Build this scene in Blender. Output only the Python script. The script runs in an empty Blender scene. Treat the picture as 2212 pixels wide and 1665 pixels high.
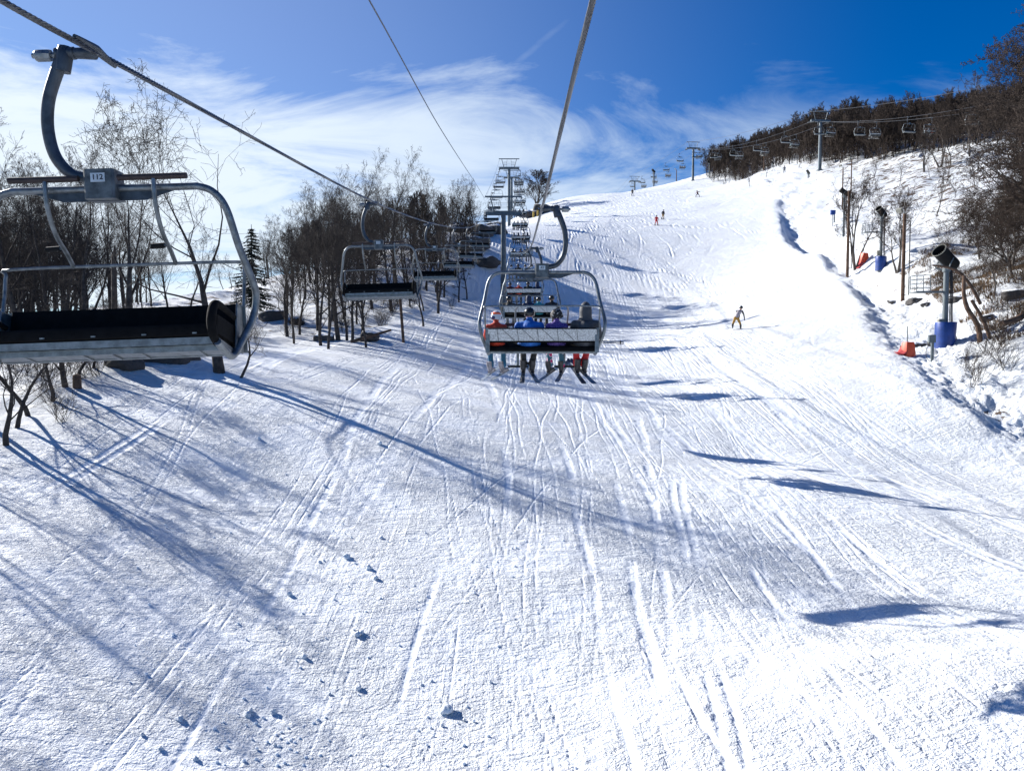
import bpy, bmesh, math, random
import numpy as np
from mathutils import Vector, Matrix, Euler

random.seed(7)
SC = bpy.context.scene
COL = SC.collection
RAD = math.radians

# ------------------------------------------------------------------ camera model
F = 1650.0; CX = 1106.0; CY = 832.5
PIT = math.atan(82.5 / 1650.0)
cp, sp = math.cos(PIT), math.sin(PIT)
def ray(x, y):
    u = (x - CX) / F; v = (CY - y) / F
    return np.array([u, cp + v * sp, -sp + v * cp])
def at(x, y, Y):
    d = ray(x, y)
    return d * (Y / d[1])

cam_d = bpy.data.cameras.new("camera")
cam_d.sensor_width = 36.0; cam_d.lens = 36.0 * F / 2212.0
cam_d.clip_start = 0.05; cam_d.clip_end = 8000
cam = bpy.data.objects.new("camera", cam_d)
cam.location = (0, 0, 0); cam.rotation_euler = (RAD(90) - PIT, 0, 0)
COL.objects.link(cam); SC.camera = cam

# ------------------------------------------------------------------ light
LD = Vector((1.58, -1.1, -1.0)).normalized()          # direction the sunlight travels
sun_el = math.asin(-LD.z); sun_az = math.atan2(-LD.x, -LD.y)   # azimuth measured from +Y towards +X
sd = bpy.data.lights.new("sun", 'SUN'); sd.energy = 4.6; sd.angle = RAD(0.5); sd.color = (1.0, 0.965, 0.91)
so = bpy.data.objects.new("sun", sd); COL.objects.link(so)
so.rotation_euler = LD.to_track_quat('-Z', 'Y').to_euler()
so.location = (-30, 20, 30)

# ------------------------------------------------------------------ node helper
class N:
    def __init__(s, nt): s.nt = nt; s.L = nt.links
    def new(s, t, **k):
        n = s.nt.nodes.new(t)
        for a, b in k.items(): setattr(n, a, b)
        return n
    def put(s, sock, v):
        if hasattr(v, 'links') or isinstance(v, bpy.types.NodeSocket): s.L.new(v, sock)
        elif v is not None: sock.default_value = v
    def m(s, op, a, b=None, c=None, clamp=False):
        n = s.new('ShaderNodeMath', operation=op, use_clamp=clamp)
        s.put(n.inputs[0], a)
        if b is not None: s.put(n.inputs[1], b)
        if c is not None: s.put(n.inputs[2], c)
        return n.outputs[0]
    def vm(s, op, a, b=None, scale=None):
        n = s.new('ShaderNodeVectorMath', operation=op)
        s.put(n.inputs[0], a)
        if b is not None: s.put(n.inputs[1], b)
        if scale is not None: s.put(n.inputs['Scale'], scale)
        return n.outputs['Value'] if op in ('DOT_PRODUCT', 'LENGTH') else n.outputs['Vector']
    def mix(s, f, a, b):
        n = s.new('ShaderNodeMix', data_type='RGBA'); n.clamp_factor = True
        s.put(n.inputs[0], f); s.put(n.inputs[6], a); s.put(n.inputs[7], b)
        return n.outputs[2]
    def noise(s, vec, scale, det=3, rough=0.5, dist=0.0):
        n = s.new('ShaderNodeTexNoise'); n.inputs['Scale'].default_value = scale
        n.inputs['Detail'].default_value = det; n.inputs['Roughness'].default_value = rough
        n.inputs['Distortion'].default_value = dist
        if vec is not None: s.L.new(vec, n.inputs['Vector'])
        return n.outputs['Fac']
    def ramp(s, v, a, b, lo=0.0, hi=1.0):
        n = s.new('ShaderNodeMapRange', interpolation_type='SMOOTHSTEP'); n.clamp = True
        s.put(n.inputs[0], v); s.put(n.inputs[1], a); s.put(n.inputs[2], b)
        s.put(n.inputs[3], lo); s.put(n.inputs[4], hi)
        return n.outputs[0]

# ------------------------------------------------------------------ world: Nishita sky with thin cirrus
world = bpy.data.worlds.new("World"); SC.world = world; world.use_nodes = True
wt = world.node_tree; wt.nodes.clear(); n = N(wt)
sky = n.new('ShaderNodeTexSky', sky_type='NISHITA'); sky.sun_disc = False
sky.sun_elevation = sun_el; sky.sun_rotation = sun_az; sky.altitude = 1600
sky.air_density = 1.0; sky.dust_density = 0.35; sky.ozone_density = 3.0
hs = n.new('ShaderNodeHueSaturation'); hs.inputs['Saturation'].default_value = 1.45
n.L.new(sky.outputs[0], hs.inputs['Color'])
tint = n.new('ShaderNodeMix', data_type='RGBA', blend_type='MULTIPLY'); tint.inputs[0].default_value = 1
n.L.new(hs.outputs[0], tint.inputs[6]); tint.inputs[7].default_value = (0.24, 0.92, 1.24, 1)
tc = n.new('ShaderNodeTexCoord'); D = tc.outputs['Generated']
sx = n.new('ShaderNodeSeparateXYZ'); n.L.new(D, sx.inputs[0])
dz = n.m('MAXIMUM', sx.outputs[2], 0.0)
k = n.m('DIVIDE', 1.0, n.m('ADD', dz, 0.16))
P = n.vm('SCALE', D, scale=k)                          # cloud layer seen in perspective
mp = n.new('ShaderNodeMapping'); n.L.new(P, mp.inputs[0])
mp.inputs['Rotation'].default_value = (0, 0, RAD(-24)); mp.inputs['Scale'].default_value = (0.85, 1.45, 1.0)
n1 = n.noise(mp.outputs[0], 1.35, 10, 0.64, 0.9)
n2 = n.noise(P, 0.9, 5, 0.55, 0.5)
sunh = Vector((-LD.x, -LD.y, 0)).normalized()
ds = n.vm('DOT_PRODUCT', D, tuple(sunh))
az = n.ramp(ds, -0.15, 0.93)                           # towards the sun the veil gets thicker
el = sx.outputs[2]
low = n.ramp(el, 0.37, 0.23)                           # a bank of cirrus low over the ridge
cov = n.m('ADD', n.m('MULTIPLY', az, 0.33), n.m('MULTIPLY', low, 0.37))
cov = n.m('ADD', cov, n.m('MULTIPLY', n.m('MULTIPLY', az, low), 0.16))
dens = n.m('ADD', n.m('MULTIPLY', n1, 1.35), n.m('MULTIPLY', n2, 0.55))
mask = n.ramp(n.m('ADD', dens, cov), 1.26, 1.84)
mask = n.m('MULTIPLY', mask, n.m('ADD', n.m('MULTIPLY', az, 0.42), 0.55), clamp=True)
veil = n.m('MULTIPLY', n.ramp(ds, 0.1, 1.0), 0.30)    # smooth milky veil near the sun
mask = n.m('MAXIMUM', mask, veil)
# an old contrail, blown wide
pa = Vector(ray(868, 335)).normalized(); pb = Vector(ray(1230, 45)).normalized()
nn = pa.cross(pb).normalized(); mid = (pa + pb).normalized(); al = (pb - pa).normalized()
off = n.m('ABSOLUTE', n.m('ADD', n.vm('DOT_PRODUCT', D, tuple(nn)), n.m('MULTIPLY', n.m('SUBTRACT', n.noise(P, 3.0, 4), 0.5), 0.012)))
along = n.m('ABSOLUTE', n.vm('DOT_PRODUCT', n.vm('SUBTRACT', D, tuple(mid)), tuple(al)))
front = n.m('GREATER_THAN', n.vm('DOT_PRODUCT', D, tuple(mid)), 0.5)
trail = n.m('MULTIPLY', n.ramp(off, 0.012, 0.0), n.ramp(along, 0.17, 0.09))
trail = n.m('MULTIPLY', n.m('MULTIPLY', trail, front), n.m('MULTIPLY', n.noise(P, 5.0, 4, 0.6), 0.42))
mask = n.m('MAXIMUM', mask, trail)
ccol = n.mix(n.ramp(ds, -0.2, 0.9), (4.2, 6.0, 8.6, 1), (9.2, 10.3, 11.4, 1))
colr = n.mix(mask, tint.outputs[2], ccol)
bg = n.new('ShaderNodeBackground'); bg.inputs['Strength'].default_value = 0.05
n.L.new(colr, bg.inputs['Color'])
wo = n.new('ShaderNodeOutputWorld'); n.L.new(bg.outputs[0], wo.inputs[0])

SC.view_settings.view_transform = 'Standard'; SC.view_settings.look = 'None'
SC.view_settings.gamma = 1; SC.view_settings.exposure = 0.95

# ------------------------------------------------------------------ materials
def mat(name, col, rough=0.6, metal=0.0, var=0.15, scale=6.0, bump=0.0, bscale=None, spec=0.5):
    m = bpy.data.materials.new(name); m.use_nodes = True
    nt = m.node_tree; n = N(nt); b = nt.nodes['Principled BSDF']
    t = n.new('ShaderNodeTexCoord')
    f = n.noise(t.outputs['Object'], scale, 5, 0.6)
    lo = tuple(c * (1 - var) for c in col) + (1,); hi = tuple(min(1, c * (1 + var)) for c in col) + (1,)
    n.L.new(n.mix(n.ramp(f, 0.3, 0.7), lo, hi), b.inputs['Base Color'])
    b.inputs['Roughness'].default_value = rough; b.inputs['Metallic'].default_value = metal
    b.inputs['Specular IOR Level'].default_value = spec
    if bump:
        bn = n.new('ShaderNodeBump'); bn.inputs['Distance'].default_value = bump
        n.L.new(n.noise(t.outputs['Object'], bscale or scale * 4, 5, 0.6), bn.inputs['Height'])
        n.L.new(bn.outputs[0], b.inputs['Normal'])
    return m

M = {}
M['galv'] = mat('galvanised_steel', (0.17, 0.19, 0.205), 0.42, 0.75, 0.28, 14, 0.001, 60)
M['galvsheet'] = mat('spangled_sheet_steel', (0.42, 0.44, 0.45), 0.5, 0.35, 0.38, 38, 0.001, 80)
M['darksteel'] = mat('weathered_dark_steel', (0.055, 0.066, 0.08), 0.45, 0.55, 0.3, 10, 0.001, 50)
M['tower'] = mat('grey_tower_steel', (0.11, 0.135, 0.155), 0.55, 0.4, 0.18, 2, 0, None)
M['box'] = mat('stained_steel_box', (0.085, 0.10, 0.11), 0.5, 0.4, 0.45, 9, 0.002, 30)
M['pad'] = mat('black_vinyl_pad', (0.006, 0.006, 0.0065), 0.85, 0, 0.3, 12, 0.003, 25, 0.12)
M['brownpad'] = mat('brown_foam_sleeve', (0.03, 0.02, 0.02), 0.7, 0, 0.3, 12, 0.002, 40)
M['plate'] = mat('number_plate_metal', (0.46, 0.52, 0.57), 0.5, 0.2, 0.1, 8)
M['ink'] = mat('black_numerals', (0.015, 0.018, 0.03), 0.6)
M['seam'] = mat('dark_seam', (0.03, 0.035, 0.04), 0.7)
M['rope'] = mat('steel_wire_rope', (0.085, 0.09, 0.10), 0.35, 0.85, 0.3, 30)
M['black'] = mat('black_plastic', (0.009, 0.009, 0.010), 0.7, 0, 0.2, 5, 0, None, 0.2)
M['rubber'] = mat('black_hose', (0.02, 0.02, 0.022), 0.6)
M['blue'] = mat('blue_vinyl_pad', (0.006, 0.042, 0.22), 0.45, 0, 0.25, 2.5, 0.01, 4)
M['orange'] = mat('orange_plastic', (0.62, 0.06, 0.014), 0.5, 0, 0.12, 3)
M['yellow'] = mat('faded_yellow_pad', (0.45, 0.30, 0.05), 0.7)
M['cream'] = mat('cream_painted_metal', (0.30, 0.29, 0.24), 0.6, 0, 0.2)
M['greybox'] = mat('grey_painted_steel', (0.13, 0.155, 0.165), 0.55, 0.1, 0.12)
M['bark'] = mat('grey_brown_bark', (0.062, 0.052, 0.046), 0.9, 0, 0.4, 5, 0.01, 14, 0.2)
M['barklight'] = mat('pale_grey_bark', (0.115, 0.10, 0.088), 0.9, 0, 0.4, 5, 0.01, 14, 0.2)
M['twig'] = mat('bare_twigs', (0.045, 0.037, 0.033), 0.9, 0, 0.3, 0.6, 0, None, 0.2)
M['twigbrown'] = mat('brown_bare_twigs', (0.052, 0.039, 0.032), 0.9, 0, 0.35, 0.5, 0, None, 0.2)
M['wood'] = mat('dead_wood', (0.12, 0.075, 0.052), 0.9, 0, 0.4, 4, 0.02, 10, 0.2)
M['needle'] = mat('spruce_needles', (0.016, 0.026, 0.02), 0.8, 0, 0.4, 2, 0, None, 0.2)
M['grassy'] = mat('dead_grass', (0.17, 0.115, 0.07), 0.9, 0, 0.4, 0.7, 0, None, 0.2)
M['redmesh'] = mat('red_netting', (0.42, 0.045, 0.05), 0.8)
M['bigbark'] = M['bark']

def snowmat():
    m = bpy.data.materials.new('snow'); m.use_nodes = True
    nt = m.node_tree; n = N(nt); b = nt.nodes['Principled BSDF']
    g = n.new('ShaderNodeNewGeometry'); pos = g.outputs['Position']
    at_ = n.new('ShaderNodeAttribute'); at_.attribute_name = 'wild'; wild = at_.outputs['Fac']
    sm = n.new('ShaderNodeAttribute'); sm.attribute_name = 'smooth'; smo = sm.outputs['Fac']
    lf = n.noise(pos, 0.35, 4, 0.6)
    base = n.mix(lf, (0.80, 0.84, 0.87, 1), (0.87, 0.89, 0.91, 1))
    # leaf litter and dead grass that shows through on the wild banks
    mp = n.new('ShaderNodeMapping'); n.L.new(pos, mp.inputs[0])
    mp.inputs['Rotation'].default_value = (0, 0, RAD(25)); mp.inputs['Scale'].default_value = (0.55, 1.2, 1.6)
    p1 = n.noise(mp.outputs[0], 0.9, 8, 0.68, 0.4)
    thr = n.m('SUBTRACT', 0.665, n.m('MULTIPLY', wild, 0.18))
    patch = n.ramp(p1, thr, n.m('ADD', thr, 0.035))
    litter = n.mix(n.noise(pos, 9, 4, 0.7), (0.035, 0.024, 0.018, 1), (0.19, 0.125, 0.08, 1))
    patch = n.m('MULTIPLY', patch, n.ramp(wild, 0.03, 0.15))
    n.L.new(n.mix(patch, base, litter), b.inputs['Base Color'])
    b.inputs['Roughness'].default_value = 0.62
    b.inputs['Specular IOR Level'].default_value = 0.35
    # crunchy granular surface
    rough = n.m('SUBTRACT', 1.0, n.m('MULTIPLY', smo, 0.85))
    a1 = n.noise(pos, 24.0, 3, 0.65); a2 = n.noise(pos, 9.0, 2, 0.6); a3 = n.noise(pos, 2.2, 3, 0.6)
    c1 = n.ramp(a1, 0.36, 0.60)
    mp2 = n.new('ShaderNodeMapping'); n.L.new(pos, mp2.inputs[0]); mp2.inputs['Rotation'].default_value = (0, 0, RAD(-18)); mp2.inputs['Scale'].default_value = (1.0, 3.0, 1.0)
    a4 = n.noise(mp2.outputs[0], 1.7, 4, 0.65, 0.6)
    h = n.m('ADD', n.m('MULTIPLY', c1, 0.019), n.m('MULTIPLY', n.ramp(a2, 0.38, 0.62), 0.018))
    h = n.m('ADD', h, n.m('MULTIPLY', n.ramp(a4, 0.42, 0.62), 0.032))
    for rz_, sx_, am in ((3, 7.0, 0.014), (-14, 11.0, 0.010), (24, 9.0, 0.008)):      # fine downhill scratches
        mq = n.new('ShaderNodeMapping'); n.L.new(pos, mq.inputs[0]); mq.inputs['Rotation'].default_value = (0, 0, RAD(rz_)); mq.inputs['Scale'].default_value = (sx_, 0.35, 0.35)
        h = n.m('ADD', h, n.m('MULTIPLY', n.m('MULTIPLY', n.ramp(n.noise(mq.outputs[0], 1.0, 3, 0.6, 0.3), 0.50, 0.68), n.ramp(n.noise(pos, 0.32 + sx_ * 0.01, 3, 0.6), 0.42, 0.60)), am))
    h = n.m('MULTIPLY', h, rough)
    h = n.m('MULTIPLY', h, n.ramp(n.noise(pos, 0.55, 3, 0.6), 0.35, 0.62, 0.45, 1.25))
    h = n.m('ADD', h, n.m('MULTIPLY', a3, 0.075))
    wb = n.m('ADD', n.m('MULTIPLY', n.noise(mp2.outputs[0], 0.8, 6, 0.68), 0.85), n.m('MULTIPLY', n.noise(pos, 5.0, 3, 0.6), 0.08))
    h = n.m('ADD', h, n.m('MULTIPLY', wild, wb))
    bn = n.new('ShaderNodeBump'); bn.inputs['Distance'].default_value = 1.0; bn.inputs['Strength'].default_value = 0.95
    n.L.new(h, bn.inputs['Height']); n.L.new(bn.outputs[0], b.inputs['Normal'])
    return m
M['snow'] = snowmat()
M['snowchunk'] = mat('packed_snow', (0.84, 0.88, 0.92), 0.5, 0, 0.05, 8, 0.01, 20)

def rockmat():
    m = bpy.data.materials.new('snow_dusted_rock'); m.use_nodes = True
    nt = m.node_tree; n = N(nt); b = nt.nodes['Principled BSDF']
    g = n.new('ShaderNodeNewGeometry'); pos = g.outputs['Position']
    c = n.mix(n.noise(pos, 4, 6, 0.65), (0.022, 0.02, 0.019, 1), (0.11, 0.10, 0.095, 1))
    s = n.new('ShaderNodeSeparateXYZ'); n.L.new(g.outputs['Normal'], s.inputs[0])
    k = n.ramp(n.m('ADD', s.outputs[2], n.m('MULTIPLY', n.m('SUBTRACT', n.noise(pos, 3, 5, 0.7), 0.5), 0.8)), 0.70, 0.80)
    n.L.new(n.mix(k, c, (0.86, 0.89, 0.92, 1)), b.inputs['Base Color'])
    b.inputs['Roughness'].default_value = 0.85
    bn = n.new('ShaderNodeBump'); bn.inputs['Distance'].default_value = 0.12
    n.L.new(n.noise(pos, 3.5, 8, 0.7), bn.inputs['Height']); n.L.new(bn.outputs[0], b.inputs['Normal'])
    return m
M['rock'] = rockmat()

def starmat():
    m = bpy.data.materials.new('blue_fabric_with_pink_stars'); m.use_nodes = True
    nt = m.node_tree; n = N(nt); b = nt.nodes['Principled BSDF']
    t = n.new('ShaderNodeTexCoord')
    v = n.new('ShaderNodeTexVoronoi'); v.inputs['Scale'].default_value = 7; n.L.new(t.outputs['Object'], v.inputs['Vector'])
    d = v.outputs['Distance']
    c = n.mix(n.m('LESS_THAN', d, 0.42), (0.045, 0.13, 0.19, 1), (0.75, 0.75, 0.80, 1))
    c = n.mix(n.m('LESS_THAN', d, 0.36), c, (0.55, 0.03, 0.16, 1))
    n.L.new(c, b.inputs['Base Color']); b.inputs['Roughness'].default_value = 0.8
    return m
def spotmat(name, a, c2, sc, th=0.3):
    m = bpy.data.materials.new(name); m.use_nodes = True
    nt = m.node_tree; n = N(nt); b = nt.nodes['Principled BSDF']
    t = n.new('ShaderNodeTexCoord')
    v = n.new('ShaderNodeTexVoronoi'); v.inputs['Scale'].default_value = sc; n.L.new(t.outputs['Object'], v.inputs['Vector'])
    n.L.new(n.mix(n.m('LESS_THAN', v.outputs['Distance'], th), a + (1,), c2 + (1,)), b.inputs['Base Color'])
    b.inputs['Roughness'].default_value = 0.75
    return m
M['stars'] = starmat()
M['skull'] = spotmat('black_knit_with_white_marks', (0.012, 0.012, 0.014), (0.62, 0.60, 0.58), 26, 0.30)
M['purple'] = spotmat('purple_knit', (0.07, 0.035, 0.22), (0.22, 0.14, 0.42), 45, 0.4)
def cloth(name, col, rough=0.65): 
    M[name] = mat(name.replace('_', ' ').replace(' ', '_') + '_cloth', col, rough, 0, 0.22, 5, 0.012, 7)
for nm, c in dict(c_blue=(0.008, 0.12, 0.46), c_black=(0.014, 0.014, 0.016), c_char=(0.045, 0.05, 0.062), c_orange=(0.62, 0.05, 0.018),
                  c_teal=(0.01, 0.10, 0.19), c_plum=(0.035, 0.025, 0.035), c_red=(0.55, 0.015, 0.02), c_olive=(0.05, 0.045, 0.035),
                  c_mustard=(0.35, 0.18, 0.02), c_plaid=(0.33, 0.29, 0.30), c_navy=(0.01, 0.02, 0.06), c_grey=(0.15, 0.16, 0.18),
                  c_maroon=(0.09, 0.018, 0.02), c_cyan=(0.03, 0.25, 0.30), c_white=(0.65, 0.65, 0.66), skin=(0.50, 0.28, 0.20)).items():
    cloth(nm, c)
M['helm_black'] = mat('glossy_black_helmet', (0.012, 0.012, 0.014), 0.25)
M['helm_white'] = mat('white_helmet_shell', (0.62, 0.62, 0.66), 0.3)
M['helm_orange'] = mat('orange_helmet_band', (0.80, 0.12, 0.03), 0.3)
M['helm_navy'] = mat('navy_helmet_band', (0.03, 0.04, 0.14), 0.3)
M['ski'] = mat('dark_blue_ski', (0.035, 0.055, 0.09), 0.3, 0, 0.6, 7)
M['skilight'] = mat('pale_ski', (0.30, 0.34, 0.38), 0.35, 0, 0.5, 7)
M['boot'] = mat('ski_boot_plastic', (0.02, 0.02, 0.024), 0.3, 0, 0.5, 12)
M['bootlight'] = mat('grey_boot_shell', (0.30, 0.27, 0.28), 0.35, 0, 0.4, 9)

# ------------------------------------------------------------------ mesh building helpers
class MB:
    """collects shapes, links them as ONE mesh object"""
    def __init__(s): s.v = []; s.f = []; s.mi = []; s.n = 0
    def add(s, V, Fc, mi=0):
        s.v.extend(V)
        s.f.extend([tuple(i + s.n for i in f) for f in Fc]); s.mi.extend([mi] * len(Fc)); s.n += len(V)
    def box(s, c, size, rot=None, mi=0):
        hx, hy, hz = size[0] / 2, size[1] / 2, size[2] / 2
        b = min(hx, hy, hz) * 0.18
        V = []
        for z in (-hz, hz):           # bevelled in plan
            for (x, y) in ((-hx + b, -hy), (hx - b, -hy), (hx, -hy + b), (hx, hy - b), (hx - b, hy), (-hx + b, hy), (-hx, hy - b), (-hx, -hy + b)):
                V.append(Vector((x, y, z)))
        if rot is not None: V = [rot @ v for v in V]
        V = [tuple(v + Vector(c)) for v in V]
        Fc = [tuple(range(7, -1, -1)), tuple(range(8, 16))] + [(i, (i + 1) % 8, 8 + (i + 1) % 8, 8 + i) for i in range(8)]
        s.add(V, Fc, mi)
    def tube(s, pts, r, sides=8, mi=0, cap=True, smooth=0):
        pts = [Vector(p) for p in pts]
        rs = list(r) if hasattr(r, '__len__') else [r] * len(pts)
        if smooth:
            q = []; qr = []
            for i in range(len(pts) - 1):
                p0 = pts[max(i - 1, 0)]; p1 = pts[i]; p2 = pts[i + 1]; p3 = pts[min(i + 2, len(pts) - 1)]
                for j in range(smooth):
                    t = j / smooth
                    q.append(0.5 * ((2 * p1) + (p2 - p0) * t + (2 * p0 - 5 * p1 + 4 * p2 - p3) * t * t + (3 * p1 - p0 - 3 * p2 + p3) * t ** 3))
                    qr.append(rs[i] * (1 - t) + rs[i + 1] * t)
            q.append(pts[-1]); qr.append(rs[-1]); pts = q; rs = qr
        V = []; nrm = None
        for i, p in enumerate(pts):
            a = pts[max(i - 1, 0)]; b = pts[min(i + 1, len(pts) - 1)]
            t = (b - a)
            t = t.normalized() if t.length > 1e-9 else Vector((0, 0, 1))
            if nrm is None:
                nrm = t.orthogonal().normalized()
            else:
                nrm = (nrm - t * nrm.dot(t))
                nrm = nrm.normalized() if nrm.length > 1e-6 else t.orthogonal().normalized()
            bi = t.cross(nrm)
            for k in range(sides):
                an = 2 * math.pi * k / sides
                V.append(tuple(p + (nrm * math.cos(an) + bi * math.sin(an)) * rs[i]))
        Fc = []
        for i in range(len(pts) - 1):
            for k in range(sides):
                k2 = (k + 1) % sides
                Fc.append((i * sides + k, i * sides + k2, (i + 1) * sides + k2, (i + 1) * sides + k))
        if cap:
            Fc.append(tuple(range(sides - 1, -1, -1))); Fc.append(tuple(range((len(pts) - 1) * sides, len(pts) * sides)))
        s.add(V, Fc, mi)
    def ell(s, c, r, rot=None, mi=0, nu=14, nv=9, z0=-1.0, squash=None):
        V = []; Fc = []
        for j in range(nv + 1):
            ph = -math.pi / 2 + math.pi * j / nv
            for i in range(nu):
                th = 2 * math.pi * i / nu
                v = Vector((math.cos(ph) * math.cos(th), math.cos(ph) * math.sin(th), max(z0, math.sin(ph))))
                v = Vector((v.x * r[0], v.y * r[1], v.z * r[2]))
                if rot is not None: v = rot @ v
                V.append(tuple(v + Vector(c)))
        for j in range(nv):
            for i in range(nu):
                Fc.append((j * nu + i, j * nu + (i + 1) % nu, (j + 1) * nu + (i + 1) % nu, (j + 1) * nu + i))
        s.add(V, Fc, mi)
    def mesh(s, name, mats, smooth=True):
        me = bpy.data.meshes.new(name)
        me.from_pydata([tuple(v) for v in s.v], [], s.f)
        for m in (mats if isinstance(mats, (list, tuple)) else [mats]): me.materials.append(m)
        if any(s.mi): me.polygons.foreach_set('material_index', s.mi)
        if smooth:
            me.polygons.foreach_set('use_smooth', [True] * len(me.polygons))
            me.set_sharp_from_angle(angle=RAD(42))
        me.update()
        return me
    def build(s, name, mats, parent=None, smooth=True):
        o = bpy.data.objects.new(name, s.mesh(name, mats, smooth)); COL.objects.link(o)
        if parent is not None: o.parent = parent
        return o

def tag(o, label=None, cat=None, group=None, kind=None):
    if label: o['label'] = label
    if cat: o['category'] = cat
    if group: o['group'] = group
    if kind: o['kind'] = kind
    return o
def empty(name, loc=(0, 0, 0), rot=(0, 0, 0), sc=1.0):
    o = bpy.data.objects.new(name, None); COL.objects.link(o)
    o.location = loc; o.rotation_euler = rot; o.scale = (sc, sc, sc); o.empty_display_size = 0.2
    return o
CH = {}
def kids(o): return [c for c in bpy.data.objects if c.parent == o]
def copy_tree(o, parent=None):
    if o.name not in CH: CH[o.name] = kids(o)
    c = o.copy(); COL.objects.link(c); c.parent = parent
    cl = [copy_tree(ch, c) for ch in CH[o.name]]
    CH[c.name] = cl
    return c
# ------------------------------------------------------------------ terrain
def hash2(ix, iy, seed):
    h = (ix.astype(np.int64) * 374761393 + iy.astype(np.int64) * 668265263 + seed * 974711) & 0x7fffffff
    h = ((h ^ (h >> 13)) * 1274126177) & 0x7fffffff
    h = (h ^ (h >> 16)) & 0xffffff
    return h.astype(np.float64) / 0xffffff
def vnoise(x, y, seed=0):
    ix = np.floor(x); iy = np.floor(y); fx = x - ix; fy = y - iy
    fx = fx * fx * (3 - 2 * fx); fy = fy * fy * (3 - 2 * fy)
    a = hash2(ix, iy, seed); b = hash2(ix + 1, iy, seed); c = hash2(ix, iy + 1, seed); d = hash2(ix + 1, iy + 1, seed)
    return (a + (b - a) * fx) * (1 - fy) + (c + (d - c) * fx) * fy - 0.5
def fbm(x, y, seed=0, octv=3, g=0.5):
    s = 0; a = 1.0
    for o in range(octv):
        s = s + a * vnoise(x, y, seed + o * 17); x = x * 2.03 + 5.2; y = y * 2.03 + 1.7; a *= g
    return s

PX = [(2150,1450,10.6),(1895,1337,14.3),(1760,1050,22.8),(1600,992,28.1),(1540,850,37.8),(1420,822,43.3),(1600,712,56),(1460,682,87),
      (1087,669,92),(1101,492,165),(1418,487,133),(1507,425,178),(1757,376,165),(1497,391,247),(1624,388,222),(1366,424,285),
      (1296,427,262),(1185,440,222),(1160,447,209),(2045,745,40),(1905,580,74),(1948,638,57),(1824,527,85),(1957,768,38),
      (2212,990,27),(2212,830,31),(2212,640,42),(2150,700,40),(2100,620,55),(2100,440,85),(2010,400,110),(2148,315,125),
      (1890,352,150),(1810,368,160),(1865,690,60),(1831,627,72),(1790,590,82),(1728,550,96),(1692,520,108),(1676,430,148),(475,806,31),(560,840,29.6),(700,880,27.5),
      (900,950,24.9),(1130,1035,22.6),(150,890,25),(20,945,22),(0,1250,14),(0,1660,9.5),(560,925,25),(560,1050,21.5),(560,1300,15),
      (560,1620,11),(1106,1650,10.5),(1500,1400,13.5),(1106,1180,18),(1106,1300,15.3),(640,748,48),(870,712,58),(1040,662,85),(750,650,70),
      (950,560,100),(1040,500,140),(650,600,100),(400,650,105),(300,672,100),(560,610,115),(275,745,38),(100,720,55)]
CPX = [tuple(at(*p)) for p in PX]
CPX += [(45,350,57),(20,300,50),(0,280,42),(60,330,60),(55,300,57.5),(20,400,45),(60,420,48),(100,300,75),(150,250,68),
        (110,130,42),(120,200,52),(90,200,55),(82,220,57),(160,200,60),(200,120,62),(-17,115,16),(-28,110,11),(-22,80,6.5),
        (-60,60,1),(-90,60,0),(-60,20,-2),(-30,10,-4.3),(-40,130,5),(-100,150,-6),(0,0,-6.4),(0,-40,-10),(30,-30,-9),(-30,-30,-9),
        (20,0,-5.6),(40,10,-2.5),(45,30,5),(60,60,14),(-80,200,-2),(-30,200,14),(0,205,33.5),(-15,175,22),(-60,250,2),(0,350,30),
        (-150,0,-8),(150,0,20),(0,-150,-20),(150,-100,0),(-150,300,-10),(220,300,75),(220,420,60),(0,450,20)]
CP = np.array(CPX)
CS = 60.0
def tk(r2): return np.where(r2 > 1e-12, 0.5 * r2 * np.log(np.maximum(r2, 1e-12)), 0.0)
def fit():
    P = CP[:, :2] / CS; nP = len(P)
    r2 = ((P[:, None, :] - P[None, :, :]) ** 2).sum(-1)
    K = tk(r2) + np.eye(nP) * 0.0012
    A = np.zeros((nP + 3, nP + 3)); A[:nP, :nP] = K; Q = np.c_[np.ones(nP), P]; A[:nP, nP:] = Q; A[nP:, :nP] = Q.T
    return np.linalg.solve(A, np.r_[CP[:, 2], np.zeros(3)])
WT = fit()
def tps(x, y):
    x = np.asarray(x, float) / CS; y = np.asarray(y, float) / CS
    out = WT[-3] + WT[-2] * x + WT[-1] * y
    for (px, py, _), w in zip(CP, WT[:-3]):
        out = out + w * tk((x - px / CS) ** 2 + (y - py / CS) ** 2)
    return out
EDGE_R = np.array([(-60,15.5),(0,15.5),(10,15.5),(17,16),(27,17.2),(37,18.3),(52,23),(62,26.8),(75,31),(88,34.5),(115,39.5),(150,50),(200,64),(260,57),(400,60)])
def tps_hit(x, y, lo=8, hi=220):
    Y = np.geomspace(lo, hi, 500); d = ray(x, y); g = tps(d[0] / d[1] * Y, Y) - d[2] / d[1] * Y
    i = int(np.argmax(g > 0)); return (float(Y[i]), float(d[0] / d[1] * Y[i]))
_e = sorted(tps_hit(*p) for p in ((2212,995),(2132,938),(2039,882),(1965,817),(1921,765),(1893,730),(1865,690),(1852,655),(1831,627),(1790,590),(1728,550),(1692,520),(1678,480),(1672,430)))
print('edge', [(round(a), round(b, 1)) for a, b in _e])
EDGE_R = np.array([(-60, _e[0][1] - 1), (5, _e[0][1] - 1)] + _e + [(230, 66), (260, 57), (400, 60)])
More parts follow.
